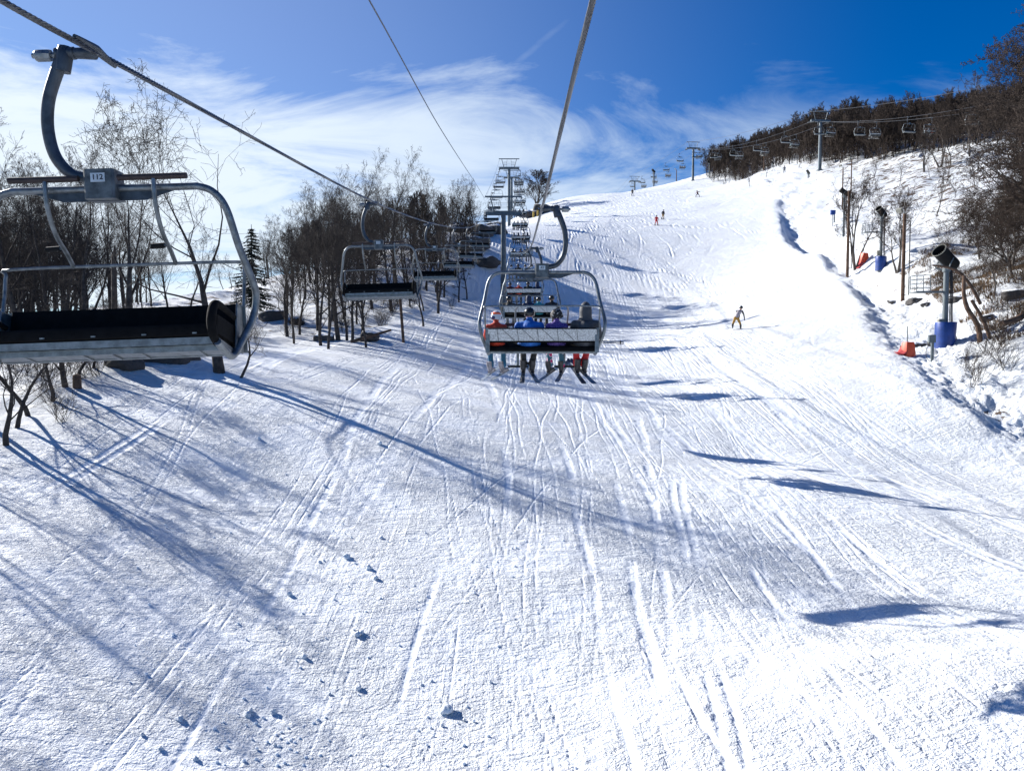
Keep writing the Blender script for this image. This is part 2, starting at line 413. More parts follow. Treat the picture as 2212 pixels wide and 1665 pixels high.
EDGE_L = np.array([(-60,-16),(8,-15.5),(15,-15),(22,-14.2),(33,-12.8),(40,-14.5),(48,-15),(58,-9.5),(72,-5.8),(85,-4.2),(130,-4.6),(165,-3.5),(220,-1),(400,-5)])
def sstep(t): t = np.clip(t, 0, 1); return t * t * (3 - 2 * t)
def wildness(x, y):
    er = np.interp(y, EDGE_R[:, 0], EDGE_R[:, 1]); elf = np.interp(y, EDGE_L[:, 0], EDGE_L[:, 1])
    jit = 0.9 * vnoise(x * 0.35, y * 0.35, 91)
    wr = sstep((x - er + jit) / 2.2); wl = sstep((elf - x + jit) / 2.0)
    return wr, wl
def height(x, y):
    x = np.asarray(x, float); y = np.asarray(y, float)
    r = np.sqrt(x * x + y * y)
    xc = np.clip(x, -160, 230); yc = np.clip(y, -150, 440)
    h = tps(xc, yc)
    k = sstep((r - 330) / 700.0); h = h * (1 - k) + (-45.0) * k
    wr, wl = wildness(x, y)
    er = np.interp(y, EDGE_R[:, 0], EDGE_R[:, 1])
    d = x - er
    # groomed berm that drops into a churned gully beside the right edge
    d = d + 0.5 * fbm(x * 0.5, y * 0.35, 55, 3)
    berm = 0.10 * np.exp(-((d + 0.5) / 1.0) ** 2) - 1.05 * np.clip(0.12 + (y - 20) / 55, 0, 1.05) * sstep(d / 1.7) * np.exp(-(np.maximum(d - 2.2, 0) / 2.2) ** 2)
    h = h + berm * np.clip((y - 18) / 12, 0, 1) * np.clip((150 - y) / 40, 0, 1)
    near = np.clip(1 - (r - 150) / 250, 0.3, 1)
    h = h + wr * (1.3 * vnoise(x * 0.16, y * 0.16, 5) + 0.55 * vnoise(x * 0.55, y * 0.55, 6) + 0.16 * vnoise(x * 1.6, y * 1.6, 7)) * near
    h = h + wl * (0.8 * vnoise(x * 0.2, y * 0.2, 8) + 0.35 * vnoise(x * 0.6, y * 0.6, 9) + 0.10 * vnoise(x * 1.7, y * 1.7, 10)) * near
    pist = (1 - np.maximum(wr, wl))
    h = h + pist * (0.35 * vnoise(x * 0.11, y * 0.07, 11) + 0.10 * vnoise(x * 0.33, y * 0.25, 12))
    return h
def gz(x, y): return float(height(np.array([x]), np.array([y]))[0])
def gp(x, y, zmin=4.0, zmax=330.0):
    """where the sight line through a point of the photograph meets the ground"""
    Y = np.geomspace(zmin, zmax, 900)
    d = ray(x, y); X = d[0] / d[1] * Y; Z = d[2] / d[1] * Y
    g = height(X, Y) - Z
    i = np.argmax(g > 0)
    if g[i] <= 0: i = len(Y) - 1
    return Vector((X[i], Y[i], float(height(X[i:i+1], Y[i:i+1])[0])))

def axis_y():
    ys = [5.0]
    while ys[-1] < 420: ys.append(ys[-1] + max(0.042, 0.0034 * ys[-1] if ys[-1] < 70 else 0.0075 * ys[-1]))
    while ys[-1] < 4500: ys.append(ys[-1] * 1.12)
    back = [5.0]
    while back[-1] > -60: back.append(back[-1] - max(0.25, 0.06 * (5 - back[-1])))
    while back[-1] > -4000: back.append(back[-1] * 1.4)
    return np.array(back[::-1][:-1] + ys)
def axis_x():
    xs = [0.0]
    while xs[-1] < 260:
        v = xs[-1]; xs.append(v + (0.045 if v < 12 else 0.045 + (v - 12) * 0.0055 if v < 70 else 0.36 + (v - 70) * 0.02))
    while xs[-1] < 4500: xs.append(xs[-1] * 1.15)
    xs = np.array(xs)
    return np.concatenate([-xs[::-1][:-1], xs])
def make_ground():
    xs = axis_x(); ys = axis_y(); nx, ny = len(xs), len(ys)
    X, Y = np.meshgrid(xs, ys)
    H = np.empty_like(X)
    for i in range(0, ny, 60): H[i:i + 60] = height(X[i:i + 60], Y[i:i + 60])
    wr, wl = wildness(X, Y); wild = np.maximum(wr, wl); pist = 1 - wild
    R = np.sqrt(X * X + Y * Y)
    fade = np.clip(1.3 - R / 90.0, 0, 1)
    smooth = np.zeros_like(X)
    rng = np.random.default_rng(11)
    # small lumps: crushed granular snow
    j0 = np.searchsorted(ys, 5.0); j1 = np.searchsorted(ys, 110)
    sl = slice(j0, j1)
    lump = 0.016 * fbm(X[sl] * 1.6, Y[sl] * 1.1, 21, 2) + 0.016 * np.maximum(vnoise(X[sl] * 5.2, Y[sl] * 4.2, 31), -0.1) \
         + 0.012 * np.maximum(vnoise(X[sl] * 9.5, Y[sl] * 8.5, 33), 0.0)
    H[sl] += lump * pist[sl] * fade[sl]
    # churned band right of the groomed edge
    er = np.interp(Y, EDGE_R[:, 0], EDGE_R[:, 1]); band = np.exp(-((X - er - 2.6) / 2.4) ** 2) * (Y > 15) * (Y < 190)
    H += band * (0.24 * fbm(X * 2.3, Y * 1.5, 41, 4, 0.75))
    # ski and board tracks as grooves with small berms, row by row
    T = np.zeros_like(X)
    tracks = []
    for i in range(210):
        x0 = rng.uniform(-12, 17) if i % 3 == 0 else rng.uniform(1, 17); y0 = rng.uniform(6, 60); ln = rng.uniform(18, 80)
        tracks.append((x0, y0, y0 + ln, rng.normal(0, 0.05), rng.uniform(0.0, 1.1), rng.uniform(7, 20), rng.uniform(0, 6.3),
                       rng.uniform(0.012, 0.028), rng.uniform(0.003, 0.011), rng.choice([0, 0, 0, 0.3]), rng.random() < 0.09))
    for i in range(48):      # tracks that run on past the bottom of the picture
        x0 = rng.uniform(-7, 9); y0 = rng.uniform(-6, 3)
        tracks.append((x0, y0, y0 + rng.uniform(16, 48), rng.normal(0, 0.10), rng.uniform(0.0, 0.8), rng.uniform(7, 20), rng.uniform(0, 6.3),
                       rng.uniform(0.012, 0.026), rng.uniform(0.003, 0.009), rng.choice([0, 0, 0.25]), rng.random() < 0.2))
    for i in range(110):     # turning traverses
        x0 = rng.uniform(-12, 24); y0 = rng.uniform(9, 90)
        tracks.append((x0, y0, y0 + rng.uniform(4, 14), rng.choice([-1, 1]) * rng.uniform(0.5, 1.7), rng.uniform(0.4, 1.6), rng.uniform(2.5, 6), rng.uniform(0, 6.3),
                       rng.uniform(0.012, 0.03), rng.uniform(0.004, 0.014), rng.choice([0, 0, 0.25]), rng.random() < 0.1))
    for i in range(120):     # higher up the hill, wide S turns
        x0 = rng.uniform(0, 42); y0 = rng.uniform(42, 190)
        tracks.append((x0, y0, y0 + rng.uniform(8, 40), rng.uniform(-0.9, 0.9), rng.uniform(1.0, 3.5), rng.uniform(3, 8), rng.uniform(0, 6.3),
                       rng.uniform(0.06, 0.15), rng.uniform(0.03, 0.09), 0, False))
    for (x0, ya, yb, sl_, A, L, ph, w, dep, gap, wide) in tracks:
        a = np.searchsorted(ys, ya); b = np.searchsorted(ys, yb)
        yy = ys[a:b]
        if len(yy) < 3: continue
        fx = x0 + sl_ * (yy - ya) + A * np.sin(yy / L + ph) + 0.05 * np.sin(yy * 0.9 + ph)
        dfx = sl_ + A / L * np.cos(yy / L + ph); cs = 1 / np.sqrt(1 + dfx * dfx)
        env = np.clip((yy - ya) / 6, 0, 1) * np.clip((yb - yy) / 6, 0, 1) * np.clip(0.75 + 1.7 * (vnoise(yy * 0.45, yy * 0 + x0 * 9.1, 61) + 0.5 * vnoise(yy * 1.7, yy * 0 + x0 * 5.3, 62)), 0.05, 1.5)
        for g in ([0] if gap == 0 else [-gap / 2, gap / 2]):
            for j in range(len(yy)):
                ww = max(w, 0.0012 * yy[j]) * (4.5 if wide else 1)
                c = fx[j] + g / cs[j]; span = 3.2 * ww / cs[j]
                i0 = np.searchsorted(xs, c - span); i1 = np.searchsorted(xs, c + span)
                if i1 <= i0: continue
                t = (xs[i0:i1] - c) * cs[j] / ww
                if wide:
                    k_ = np.exp(-t ** 4); T[a + j, i0:i1] += env[j] * (-0.006 * k_ + 0.007 * np.exp(-((t - 1.3) / 0.3) ** 2))
                    smooth[a + j, i0:i1] = np.maximum(smooth[a + j, i0:i1], k_ * env[j])
                    H[a + j, i0:i1] -= 0.0
                else:
                    T[a + j, i0:i1] += env[j] * dep * (-np.exp(-t * t) + 0.75 * np.exp(-((t - 1.7) / 0.8) ** 2) + 0.3 * np.exp(-((t + 1.7) / 0.8) ** 2))
                    smooth[a + j, i0:i1] = np.maximum(smooth[a + j, i0:i1], 0.8 * np.exp(-t * t) * env[j])
    H += T * pist
    me = bpy.data.meshes.new('snow_ground')
    nv = nx * ny; nf = (nx - 1) * (ny - 1)
    me.vertices.add(nv); me.loops.add(nf * 4); me.polygons.add(nf)
    co = np.stack([X, Y, H], -1).astype(np.float32).ravel()
    me.vertices.foreach_set('co', co)
    I = np.arange(nv, dtype=np.int32).reshape(ny, nx)
    q = np.stack([I[:-1, :-1], I[:-1, 1:], I[1:, 1:], I[1:, :-1]], -1).reshape(-1)
    me.loops.foreach_set('vertex_index', q)
    me.polygons.foreach_set('loop_start', np.arange(0, nf * 4, 4, dtype=np.int32))
    me.polygons.foreach_set('loop_total', np.full(nf, 4, dtype=np.int32))
    me.polygons.foreach_set('use_smooth', np.ones(nf, dtype=bool))
    # wild: the right bank and hillside carry more grass and leaves than the left
    W = np.clip(wr * (0.30 + 0.48 * sstep((X - np.interp(Y, EDGE_R[:, 0], EDGE_R[:, 1]) - 8) / 10) + 0.25 * sstep((X - 24) / 10) * sstep((75 - Y) / 25)) , 0, 1); W = np.maximum(W, wl * 0.50)
    for nm, arr in (('wild', W), ('smooth', smooth)):
        at_ = me.attributes.new(nm, 'FLOAT', 'POINT'); at_.data.foreach_set('value', arr.astype(np.float32).ravel())
    me.materials.append(M['snow'])
    me.update(calc_edges=True)
    o = bpy.data.objects.new('snow_ground', me); COL.objects.link(o)
    tag(o, kind='structure')
    print('ground', nx, ny, nv)
make_ground()
# ------------------------------------------------------------------ the lift we ride: ropes, towers, chairs
def interp3(tab, Y):
    t = np.array(tab); return Vector((np.interp(Y, t[:, 1], t[:, 0]), Y, np.interp(Y, t[:, 1], t[:, 2])))
ROPE_L = [(-3.75,-40,-2.6),(-3.6,-20,0.1),(-3.56,-5,1.75)] + [tuple(at(*p)) for p in ((0,0,5.3),(207,113,6.45),(815,440,21.4),(938,484,36.3),(992,492,51.2),(1018,491,66.1),(1036,479,81))] + [(-3.07,92,15.75)]
ROPE_R = [(0.45,-40,-2.7),(0.5,-20,0.0),(0.52,-5,1.7)] + [tuple(at(*p)) for p in ((1281,0,5.2),(1171,450,14.05),(1145,536,28.95),(1131,541,43.85),(1126,520,58.7),(1124.5,496,73.6))] + [(1.03,92,15.75)]
def smooth_tab(tab, n_=8):
    pts = [Vector(p) for p in tab]; q = []
    for i in range(len(pts) - 1):
        p0 = pts[max(i - 1, 0)]; p1 = pts[i]; p2 = pts[i + 1]; p3 = pts[min(i + 2, len(pts) - 1)]
        for j in range(n_):
            t = j / n_
            m1 = (p2 - p0) * ((p2.y - p1.y) / max(p2.y - p0.y, 1e-6)); m2 = (p3 - p1) * ((p2.y - p1.y) / max(p3.y - p1.y, 1e-6))
            h00 = 2*t**3-3*t**2+1; h10 = t**3-2*t**2+t; h01 = -2*t**3+3*t**2; h11 = t**3-t**2
            q.append(p1*h00 + m1*h10 + p2*h01 + m2*h11)
    q.append(pts[-1]); return q
def sag(p, q, d, n_=14):
    p = Vector(p); q = Vector(q)
    return [p.lerp(q, i / n_) - Vector((0, 0, 4 * d * (i / n_) * (1 - i / n_))) for i in range(1, n_ + 1)]
T2 = (-0.62, 165, 37.9); T3 = (-0.1, 212, 46.2); T4 = (0.3, 262, 47.5); G = 2.05
def rope_obj(name, pts, r, label, twist=True, near=60):
    """wire rope: six twisted strands where it is near, one round section farther on"""
    mb = MB()
    pts = [Vector(p) for p in pts]
    # resample finely where near
    L = [0.0]
    for i in range(1, len(pts)): L.append(L[-1] + (pts[i] - pts[i-1]).length)
    Y = np.array([p.y for p in pts]); S = np.array(L)
    def pos(s_): return Vector([np.interp(s_, S, [p[k_] for p in pts]) for k_ in range(3)])
    far = [p for p in pts if p.y > near]
    s0 = float(np.interp(2.0, Y, S)); s1 = float(np.interp(near, Y, S))
    if twist:
        ss = [s0]
        while ss[-1] < s1: ss.append(ss[-1] + max(0.035, 0.0022 * max(0, ss[-1] - s0)))
        pc = np.array([pos(s_) for s_ in ss]); sa = np.array(ss)
        tn = np.gradient(pc, axis=0); tn /= np.linalg.norm(tn, axis=1)[:, None]
        sd_ = np.cross(tn, [0, 0, 1]); sd_ /= np.linalg.norm(sd_, axis=1)[:, None]; up = np.cross(sd_, tn)
        for k_ in range(6):
            an = sa * 2 * math.pi / 0.34 + k_ * math.pi / 3
            c = pc + (sd_ * np.cos(an)[:, None] + up * np.sin(an)[:, None]) * (r * 0.62)
            mb.tube([tuple(v) for v in c], r * 0.42, 5)
        mb.tube([pos(s_) for s_ in np.linspace(s1 - 1, s1, 3)] + far, r * 0.95, 6)
    else:
        mb.tube([p for p in pts if p.y > -8], r, 6)
    bk = [p for p in pts if p.y <= 2.0] 
    if twist: mb.tube(bk + [pos(s0)], r * 0.95, 6)
    o = mb.build(name, M['rope']); tag(o, label, 'cable', 'ropes of the chairlift')
    return o
def full(tab, gx):
    q = smooth_tab(tab)
    b = q[-1]
    q += sag(b, (T2[0] + gx, T2[1], T2[2]), 0.9) 
    q += sag(q[-1], (T3[0] + gx, T3[1], T3[2]), 0.5, 6)
    q += sag(q[-1], (T4[0] + gx, T4[1], T4[2]), 0.5, 6)
    return q
RL = full(ROPE_L, -G); RR = full(ROPE_R, G)
def on(R, Y):
    ys = [p.y for p in R]
    return Vector((np.interp(Y, ys, [p.x for p in R]), Y, np.interp(Y, ys, [p.z for p in R])))
rope_obj('haul_rope', RL, 0.024, 'twisted steel rope over the empty chairs coming down on the left')
rope_obj('haul_rope', RR, 0.024, 'twisted steel rope over the occupied chairs, running up out of the picture')
COMM = smooth_tab([(-3.75,-40,2.0),(-3.5,0,6.0)] + [tuple(at(*p)) for p in ((797,0,18.2),(947,271,35.3),(1028,397.5,71.9),(1046,428,92))])
COMM += sag(COMM[-1], (T2[0] - 2.1, T2[1], T2[2] + 1.95), 0.6) + sag((T2[0] - 2.1, T2[1], T2[2] + 1.95), (T3[0] - 2.1, T3[1], T3[2] + 1.95), 0.3, 4)
rope_obj('signal_cable', COMM, 0.019, 'thin dark cable running from the top of the nearest tower up out of the picture', twist=False)

def lift_tower(loc_head, rot, label, group, base=None, tilt=0.0, sh=0.0):
    """head at rope level; pole to the ground"""
    hx, hy, hz = loc_head
    g = gz(hx, hy) - 0.4 if base is None else base
    H = hz - g
    t = empty('lift_tower', (hx, hy, g), (0, 0, rot)); tag(t, label, 'lift tower', group)
    mb = MB()
    mb.tube([(0, 0, 0), (0, 0, H * 0.45)], [0.37, 0.35], 20); mb.tube([(0, 0, H * 0.45), (0, 0, H * 0.46)], [0.40, 0.40], 20)
    mb.tube([(0, 0, H * 0.46), (0, 0, H - 0.2)], [0.33, 0.29], 20)
    p = mb.build('pole', M['tower'], t)
    mb = MB()
    mb.tube([(0, 0, 0.2), (0, 0, 0.55)], [0.62, 0.6], 16); mb.build('footing', M['greybox'], t)
    mb = MB()
    mb.box((0, 0, H + 0.02), (4.3, 0.42, 0.42)); mb.box((0, 0, H + 0.26), (2.4, 0.5, 0.06)); mb.build('crossarm', M['tower'], t)
    mb = MB()
    for s in (-1, 1):
        mb.tube([(s * 1.12, 0, H + 0.2), (s * 1.58, 0, H + 1.95)], 0.07, 6)
        for k_ in (0.35, 0.65): mb.tube([(s * (1.12 + .46 * k_), 0.18, H + 0.2 + 1.75 * k_), (s * 0.4, 0.18, H + 0.2 + 1.75 * k_)], 0.022, 5)
    mb.box((0, 0, H + 2.0), (4.4, 0.16, 0.17))
    mb.build('lifting_frame', M['tower'], t)
    mb = MB()                                          # catwalk with thin rails either side of the arm
    for s in (-1, 1):
        for yy in (-0.55, 0.55):
            mb.tube([(s * 1.15, yy, H + 0.25), (s * 2.3, yy, H + 0.25)], 0.03, 5)
            for zz in (0.75, 1.2): mb.tube([(-1.1, yy, H + zz), (1.1, yy, H + zz)], 0.016, 5)
            for xx in (-1.1, -0.55, 0.55, 1.1): mb.tube([(xx, yy, H + 0.25), (xx, yy, H + 1.2)], 0.016, 5)
            mb.tube([(s * 0.55, yy, H + 1.2), (s * 0.5, yy, H + 1.65), (s * 0.15, yy, H + 1.75)], 0.016, 5)
    mb.build('catwalk', M['tower'], t)
    for s in (-1, 1):
        sb = MB(); rot_ = Matrix.Rotation(sh, 4, 'X')
        c = Vector((s * G, 0, H - 0.12))
        def R_(v): return tuple(c + (rot_ @ Vector(v)))
        sb.tube([R_((0.1 * s, -1.5, -0.1)), R_((0.1 * s, 1.5, -0.1))], 0.075, 6)
        sb.tube([R_((0, 0, 0.1)), R_((0, 0, -0.1))], 0.12, 6)
        o = sb.build('sheave_train', M['darksteel'], t)
        wb = MB()
        for yy in (-1.35, -0.8, -0.27, 0.27, 0.8, 1.35):
            wb.tube([R_((-0.05, yy, -0.14)), R_((0.05, yy, -0.14))], 0.2, 16)
        wb.build('wheels', M['black'], o)
    lb = MB()                                          # ladder up the pole
    for xx in (-0.2, 0.2): lb.tube([(xx, -0.52, 1.5), (xx, -0.47, H)], 0.018, 4)
    zz = 1.5
    while zz < H: lb.tube([(-0.2, -0.51, zz), (0.2, -0.51, zz)], 0.012, 4); zz += 0.3
    lb.build('ladder', M['tower'], t)
    return t
GT = 'towers of the chairlift overhead'
lift_tower((-1.02, 92, 15.9), 0, 'nearest grey steel lift tower, its pole rising behind the four riders', GT, sh=0.22)
lift_tower((T2[0], T2[1], T2[2] + 0.15), 0, 'second grey lift tower up the line, its top frame standing clear against the sky', GT, sh=0.24)
lift_tower((T3[0], T3[1], T3[2] + 0.15), 0, 'small grey lift tower just behind the second tower of the line', GT, sh=0.1)

# ---- a four seat chair, origin at the rope, x to the rider's right, y the way the riders face
def text_mesh(txt, size, mtl, name, ext=0.002):
    cu = bpy.data.curves.new(name, 'FONT'); cu.body = txt; cu.size = size; cu.extrude = ext; cu.align_x = 'CENTER'; cu.align_y = 'CENTER'; cu.offset = size * 0.012
    o = bpy.data.objects.new(name, cu); COL.objects.link(o)
    dg = bpy.context.evaluated_depsgraph_get()
    me = bpy.data.meshes.new_from_object(o.evaluated_get(dg)); me.name = name
    bpy.data.objects.remove(o); me.materials.clear(); me.materials.append(mtl)
    return me
def make_chair(name, down, number=None, both=False):
    t = empty(name)
    mb = MB()
    pts = [(.136,0,-1.06),(.27,0,-1.02),(.385,0,-.87),(.43,0,-.64),(.41,0,-.40),(.335,0,-.18),(.27,0,-.04)]
    mb.tube([(.06,0,-1.07)] + pts, [.047] * 3 + [.048, .049, .05, .052, .055], 12, smooth=6)
    mb.build('hanger_arm', M['darksteel'], t)
    mb = MB()
    mb.tube([(.28,0,-.16),(.255,0,-.02),(.25,0,.05)], [.062,.068,.05], 10)
    mb.tube([(.32,0,-.01),(.17,0,-.005)], .052, 12); mb.tube([(.18,0,-.005),(.06,0,-.01),(0,0,-.02)], [.045,.05,.045], 10)
    mb.tube([(0,-.33,.0),(0,-.16,.012),(0,0,.022),(0,.16,.012),(0,.33,.0)], [.016,.03,.04,.03,.016], 8, smooth=3)
    mb.build('rope_grip', M['darksteel'], t)
    mb = MB()
    mb.tube([(.32,0,-.02),(.36,0,-.02)], .022, 8); mb.tube([(.36,0,-.02),(.38,0,-.02),(.47,0,-.02),(.49,0,-.02)], [.046,.052,.052,.04], 8); mb.tube([(.49,0,-.02),(.515,0,-.02)], .022, 8)
    mb.build('grip_spring', M['galv'], t)
    mb = MB(); mb.box((0,0,-1.135), (.25,.21,.25)); mb.build('hanger_box', M['box'], t)
    for s in ((-1, 1) if both else (-1,)):
        mb = MB(); mb.box((0.0, s * .109, -1.085), (.115,.006,.075)); pl = mb.build('number_plate', M['plate'], t)
        if number:
            me = text_mesh(number, .062, M['ink'], 'numerals')
            o = bpy.data.objects.new('numerals', me); COL.objects.link(o); o.parent = pl
            o.location = (0.0, s * .1135, -1.085); o.rotation_euler = (RAD(90), 0, 0 if s < 0 else RAD(180))
    mb = MB()
    side = [(.60,0,-1.16),(.78,0,-1.165),(.90,-.005,-1.22),(.985,-.03,-1.36),(1.05,-.10,-1.68),(1.12,-.20,-1.98),(1.13,-.24,-2.12),(1.10,-.22,-2.30),(1.04,-.14,-2.47),(1.0,-.05,-2.59),(.985,.05,-2.645),(.98,.2,-2.60),(.98,.36,-2.52)]
    full_ = [(-x, y, z) for x, y, z in side[::-1]] + side
    mb.tube(full_, .031, 12, smooth=5); mb.build('frame', M['galv'], t)
    mb = MB()                                        # gusset under the top tube
    V = [(-.60,-.006,-1.18),(-.34,-.006,-1.265),(.34,-.006,-1.265),(.60,-.006,-1.18)]
    mb.add(V + [(x, .006, z) for x, y, z in V], [(0,1,2,3),(7,6,5,4),(0,4,5,1),(1,5,6,2),(2,6,7,3),(3,7,4,0)])
    mb.build('gusset_plate', M['darksteel'], t)
    mb = MB()
    mb.tube([(-1.03,-.2,-2.2),(-1.03,-.25,-2.0),(-1.025,-.28,-1.84),(-.97,-.28,-1.79),(0,-.28,-1.785),(.97,-.28,-1.79),(1.025,-.28,-1.84),(1.03,-.25,-2.0),(1.03,-.2,-2.2)], .0155, 8, smooth=4)
    mb.build('rail', M['galv'], t)
    # backrest
    tilt = Matrix.Rotation(RAD(14), 4, 'X')
    mb = MB(); mb.box((0,-.235,-2.31), (1.95,.05,.265), tilt); b = mb.build('backrest', M['pad'], t)
    mb = MB(); mb.box((0,-.268,-2.305), (1.96,.012,.215), tilt); pn = mb.build('rear_panel', M['galvsheet'], b)
    mb = MB()
    for i, x in enumerate((-.80,-.44,-.08,.28,.63)):
        mb.box((x,-.276,-2.305), (.009,.006,.212), tilt @ Matrix.Rotation(RAD(-7), 4, 'Y'))
        if i < 4: mb.box((x + .19,-.276,-2.305), (.009,.006,.30), tilt @ Matrix.Rotation(RAD(-47), 4, 'Y'))
    mb.build('panel_seams', M['seam'], b)
    mb = MB()                                        # seat cushion
    prof = [(-.19,-2.575),(-.17,-2.525),(-.05,-2.485),(.15,-2.415),(.27,-2.37),(.325,-2.365),(.345,-2.39),(.345,-2.455),(.31,-2.475),(-.17,-2.60)]
    V = []; 
    for x in (-.955, .955): V += [(x, y, z) for y, z in prof]
    n_ = len(prof)
    mb.add(V, [tuple(range(n_)), tuple(range(2 * n_ - 1, n_ - 1, -1))] + [(i, n_ + i, n_ + (i + 1) % n_, (i + 1) % n_) for i in range(n_)])
    for x in (-.8,-.4,0,.4,.8): mb.box((x, .346,-2.44), (.035,.02,.012), None, 1)
    st = mb.build('seat', [M['pad'], M['galv']], t)
    mb = MB(); mb.box((0,.08,-2.565), (1.96,.48,.03), Matrix.Rotation(RAD(15), 4, 'X')); mb.box((0,-.12,-2.615), (1.98,.05,.04)); mb.box((0,.325,-2.505), (1.94,.022,.06)); mb.box((0,.24,-2.565), (1.94,.05,.05))
    for x in (-.72,-.24,.0,.24,.72): mb.box((x,.10,-2.578), (.03,.42,.018), Matrix.Rotation(RAD(15), 4, 'X'))
    mb.build('seat_pan', M['galv'], st)
    for s in (-1, 1):
        mb = MB(); mb.box((s * .995,-.17,-2.40), (.012,.20,.42), tilt)
        for zz in (-2.25,-2.40,-2.52): mb.tube([(s * .985,-.26,zz),(s * .985,-.285,zz)], .011, 6)
        mb.box((s * .985,-.272,-2.40), (.075,.01,.44))
        mb.build('side_plate', M['galv'], t)
        mb = MB(); mb.box((s * .968,.09,-2.42), (.02,.50,.16), Matrix.Rotation(RAD(12), 4, 'X')); mb.build('end_cushion', M['pad'], t)
        mb = MB()
        mb.tube([(s*.96,.31,-2.54),(s*.955,.375,-2.46),(s*.95,.385,-2.34),(s*.95,.32,-2.22),(s*.955,.24,-2.20),(s*.965,.1,-2.235),(s*.98,-.15,-2.32)], [.026,.036,.038,.036,.032,.027,.022], 10, smooth=4)
        mb.build('armrest', M['pad'], t)
    for s in (-1, 1):
        x = .44 * s; rb = MB(); lp = MB(); fr = MB()
        if down:
            rb.tube([(x,-.28,-1.79),(x*1.1,.05,-1.86),(x*1.1,.36,-2.08),(x,.52,-2.3),(x,.50,-2.60),(x,.46,-2.88)], .017, 8, smooth=3)
            lp.tube([(x-.24,.38,-2.1),(x+.24,.38,-2.1)], .03, 8)
            fr.tube([(x-.19,.46,-2.89),(x+.19,.46,-2.89)], .02, 8)
            rb.box((x,.46,-2.72), (.045,.02,.36))
        else:
            rb.tube([(x,-.28,-1.79),(x,-.18,-1.68),(x,-.03,-1.54),(x,.06,-1.36),(x,.085,-1.20),(x,.08,-1.085)], .0195, 8, smooth=4)
            rb.tube([(x,-.13,-1.64),(x+.05,-.13,-1.64)], .012, 6)
            lp.tube([(x-.27,.08,-1.085),(x+.29,.08,-1.085)], .027, 8)
            fr.tube([(x+.03,-.13,-1.64),(x+.14,-.13,-1.645)], .025, 8)
        r_ = rb.build('restraint_arm', M['galv'], t); lp.build('lap_sleeve', M['brownpad'], r_); fr.build('foot_peg', M['black'], r_)
    return t
GE = 'empty chairs of the chairlift overhead'; GO = 'occupied chairs of the chairlift overhead'
def put_chair(t, p, rz, roll=0.0, pitch=0.0):
    t.location = p; t.rotation_euler = (pitch, roll, rz)
    return t
PI = math.pi
e112 = make_chair('lift_chair', False, '112', True)
put_chair(e112, on(RL, 6.45), PI + RAD(2), RAD(2.2)); e112.scale = (1, 1, 0.965)
tag(e112, 'big empty lift chair numbered 112, nearest on the left, its restraint bar raised', 'lift chair', GE)
e111 = make_chair('lift_chair', False, '111', True)
put_chair(e111, on(RL, 21.4), PI + RAD(1), RAD(1.8))
tag(e111, 'empty lift chair hanging before the dark trees, second on the left', 'lift chair', GE)
proto_e = make_chair('lift_chair', False, None, True)
put_chair(proto_e, on(RL, 36.3), PI, RAD(1.2)); tag(proto_e, 'third empty lift chair on the left, overlapped by the frame of the second', 'lift chair', GE)
ords = ['fourth', 'fifth', 'sixth', 'seventh', 'eighth', 'ninth', 'tenth', 'eleventh', 'twelfth', 'thirteenth']
for i in range(9):
    Y = 51.2 + 14.9 * i
    c = copy_tree(proto_e); put_chair(c, on(RL, Y), PI + RAD(random.uniform(-3, 3)), RAD(random.uniform(-1, 1.5)))
    tag(c, ('%s empty lift chair on the left, hanging before the nearest tower' % ords[i]) if i < 3 else '%s empty lift chair counted up the left rope, by the second tower' % ords[i], 'lift chair', GE)
o43 = make_chair('lift_chair', True, '43', True)
put_chair(o43, on(RR, 14.05), RAD(-0.5), 0); tag(o43, 'lift chair numbered 43 carrying four riders, with a spangled steel rear panel', 'lift chair', GO)
proto_o = make_chair('lift_chair', True, None, True)
put_chair(proto_o, on(RR, 28.95), RAD(-1), 0); tag(proto_o, 'lift chair with dark clothed riders directly behind the frame of chair 43', 'lift chair', GO)
OCC = [(o43, 14.05), (proto_o, 28.95)]
for i in range(10):
    Y = 43.85 + 14.9 * i
    c = copy_tree(proto_o); put_chair(c, on(RR, Y), RAD(random.uniform(-2, 2)), RAD(random.uniform(-1, 1)))
    lb = ['third occupied chair up the line, seen through the frame of the second', 'fourth occupied chair up the line, just past the sag of the rope'][i] if i < 2 else '%s occupied lift chair counted up the right rope beside the towers' % ords[i - 1]
    tag(c, lb, 'lift chair', GO); OCC.append((c, Y))
